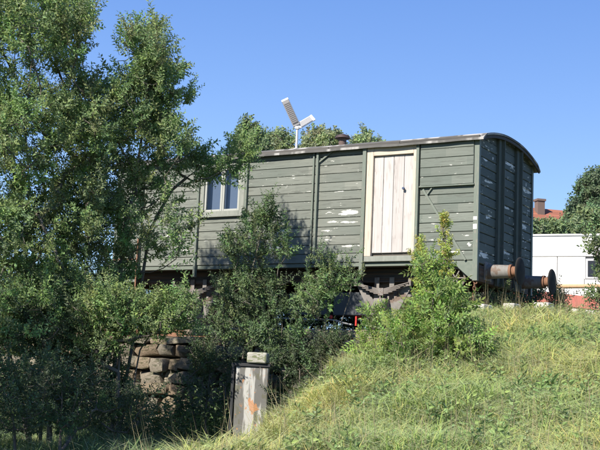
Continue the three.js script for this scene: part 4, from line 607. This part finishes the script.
const onBank = (x, z) => { const [X, Z] = toL(x, z), q = Z - WALL_Z, d = -z; const xe = table([[4, -2.6], [9, -0.95], [11, 0.0], [13, 0.55], [14.5, 0.95], [15.5, 1.25], [17, 1.55], [22, 2.2]], d); return { q, X, k: sstep(xe - 0.9, xe + 0.3, x) }; };
const grassMat = leafMat(0.33, 0.365, 0.105, 0.42);
const dryMix = (R, x, z) => { const m = fbm(x * 0.9 + 20, z * 0.9, 3), t = clamp((m - 0.35) * 2.2 + (R() - 0.5) * 0.7, 0, 1), k = 0.8 + 0.4 * R(); return [lerp(0.78, 1.28, t) * k, lerp(0.9, 1.1, t) * k, lerp(0.8, 1.15, t) * k]; };
function patch(seed, n, rad, h, w, lean) {    // a disc of grass, thinning outwards, every blade its own tone
  const R = rng(seed), P = []; P.C = [];
  for (let k = 0; k < n; k++) {
    const a = R() * 6.28, r = Math.pow(R(), 0.62) * rad, bx0 = Math.cos(a) * r, bz = Math.sin(a) * r, clumpK = vnoise(bx0 * 9 + seed * 3, bz * 9 + 50), yaw = R() * 6.28, hh = h * (0.4 + 0.5 * R() + 0.6 * clumpK), ln = lean * (0.25 + R()) * hh, dx = Math.cos(yaw), dz = Math.sin(yaw), ww = w * (0.7 + 0.6 * R()), sx = -dz * ww / 2, sz = dx * ww / 2;
    const m = [bx0 + dx * ln * 0.3, hh * 0.6, bz + dz * ln * 0.3], t = [bx0 + dx * ln, hh * (1 - 0.25 * lean), bz + dz * ln];
    P.push(bx0 - sx, 0, bz - sz, bx0 + sx, 0, bz + sz, m[0] + sx * 0.8, m[1], m[2] + sz * 0.8, bx0 - sx, 0, bz - sz, m[0] + sx * 0.8, m[1], m[2] + sz * 0.8, m[0] - sx * 0.8, m[1], m[2] - sz * 0.8, m[0] - sx * 0.8, m[1], m[2] - sz * 0.8, m[0] + sx * 0.8, m[1], m[2] + sz * 0.8, ...t);
    const dry = R() < 0.17 ? 1 : 0, k2 = 0.72 + 0.5 * R(); for (let q = 0; q < 9; q++) P.C.push(k2 * (dry ? 1.5 : 0.93), k2 * (dry ? 1.2 : 1.03), k2 * (dry ? 1.25 : 0.85));
  }
  return finish(P);
}
const grassPatches = [1, 2, 3, 4, 5, 6].map(k => patch(k, 900, 0.42, 0.24 + 0.03 * (k % 3), 0.0085, 1.0));
scatter('bank_grass', 'yellow-green meadow grass covering the bank on the right', grassPatches, grassMat, 1250, 91,
  R => { const z = -(6.2 + R() * 12.5), x = -4.5 + R() * 11.5; const b = onBank(x, z); if (b.q < 0.25 && !(b.X > 4.3 && b.q > -5)) return null; if (R() > b.k * 0.97 + 0.03) return null; return [x, z, 0.85 + 0.4 * R(), 0.8 + 0.5 * R()]; }, dryMix, 'grass');
scatter('tall_grass', 'tall dry seed stalks standing above the bank grass', [tuft(11, 4, 0.7, 0.0045, 0.05, 0.25), tuft(12, 3, 0.85, 0.004, 0.05, 0.3)], leafMat(0.38, 0.32, 0.18, 0.3), 1200, 92,
  R => { const z = -(7 + R() * 10), x = -1.5 + R() * 7.5; const b = onBank(x, z); if (b.q < 0.1 || R() > b.k * sstep(0.42, 0.6, fbm(x * 1.1 + 3, z * 1.1, 3))) return null; return [x, z, 0.5 + 0.5 * R()]; }, R => { const k = 0.7 + 0.5 * R(); return [k, k, k]; }, 'grass');
const weedKinds = [sprig(51, 0.2, 14, 0.05, 0.03, 1.5), sprig(52, 0.26, 16, 0.055, 0.026, 1.4), sprig(53, 0.16, 12, 0.06, 0.036, 1.8)];
const field = (seed, kinds, m, rad) => { const R = rng(seed), gs = []; for (let k = 0; k < m; k++) { const g = kinds[Math.floor(R() * kinds.length)].clone(), a = R() * 6.28, r = Math.sqrt(R()) * rad, q = 0.7 + 0.6 * R(); g.scale(q, q, q); g.rotateX((R() - 0.5) * 0.5); g.rotateY(R() * 6.28); g.translate(Math.cos(a) * r, 0, Math.sin(a) * r); gs.push(g); } return mergeGeometries(gs); };
scatter('bank_weeds', 'low broad-leaved weeds mixed into the grass of the bank', [1, 2, 3, 4].map(k => field(500 + k, weedKinds, 26, 0.36)), leafMat(0.22, 0.29, 0.095, 0.4), 420, 93,
  R => { const z = -(7 + R() * 10.5), x = -2.5 + R() * 8.5; const b = onBank(x, z); if (b.q < 0.25 || R() > b.k * (0.12 + sstep(0.45, 0.58, fbm(x * 0.8 + 9, z * 0.8, 3)))) return null; return [x, z, 0.8 + 0.6 * R()]; }, dryMix, 'weeds');
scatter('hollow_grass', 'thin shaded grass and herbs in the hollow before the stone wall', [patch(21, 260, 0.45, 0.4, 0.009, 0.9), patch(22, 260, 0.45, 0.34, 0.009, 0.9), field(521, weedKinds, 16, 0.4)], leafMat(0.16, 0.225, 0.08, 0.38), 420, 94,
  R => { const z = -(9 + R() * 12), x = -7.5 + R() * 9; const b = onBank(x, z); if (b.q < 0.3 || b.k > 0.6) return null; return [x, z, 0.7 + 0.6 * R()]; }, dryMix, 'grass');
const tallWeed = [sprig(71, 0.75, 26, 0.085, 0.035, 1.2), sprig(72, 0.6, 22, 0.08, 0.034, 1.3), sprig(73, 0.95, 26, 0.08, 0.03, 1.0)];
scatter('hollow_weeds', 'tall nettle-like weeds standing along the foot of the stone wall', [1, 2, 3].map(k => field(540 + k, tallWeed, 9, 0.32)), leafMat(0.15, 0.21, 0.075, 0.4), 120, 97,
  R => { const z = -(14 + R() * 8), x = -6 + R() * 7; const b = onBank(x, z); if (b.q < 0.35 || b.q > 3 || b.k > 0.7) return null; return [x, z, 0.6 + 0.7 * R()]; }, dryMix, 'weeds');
scatter('yard_grass', 'short grass growing on the level ground behind the track', [patch(31, 300, 0.5, 0.22, 0.012, 0.8), patch(32, 300, 0.5, 0.26, 0.012, 0.8)], grassMat, 520, 95,
  R => { const z = -(16 + R() * 22), x = -9 + R() * 24; const [X, Z] = toL(x, z); if (Z > 1.2 || (Math.abs(Z) < 1.7 && X < 4.8)) return null; return [x, z, 0.8 + 0.8 * R()]; }, dryMix, 'grass');

renderer.render(scene, camera);
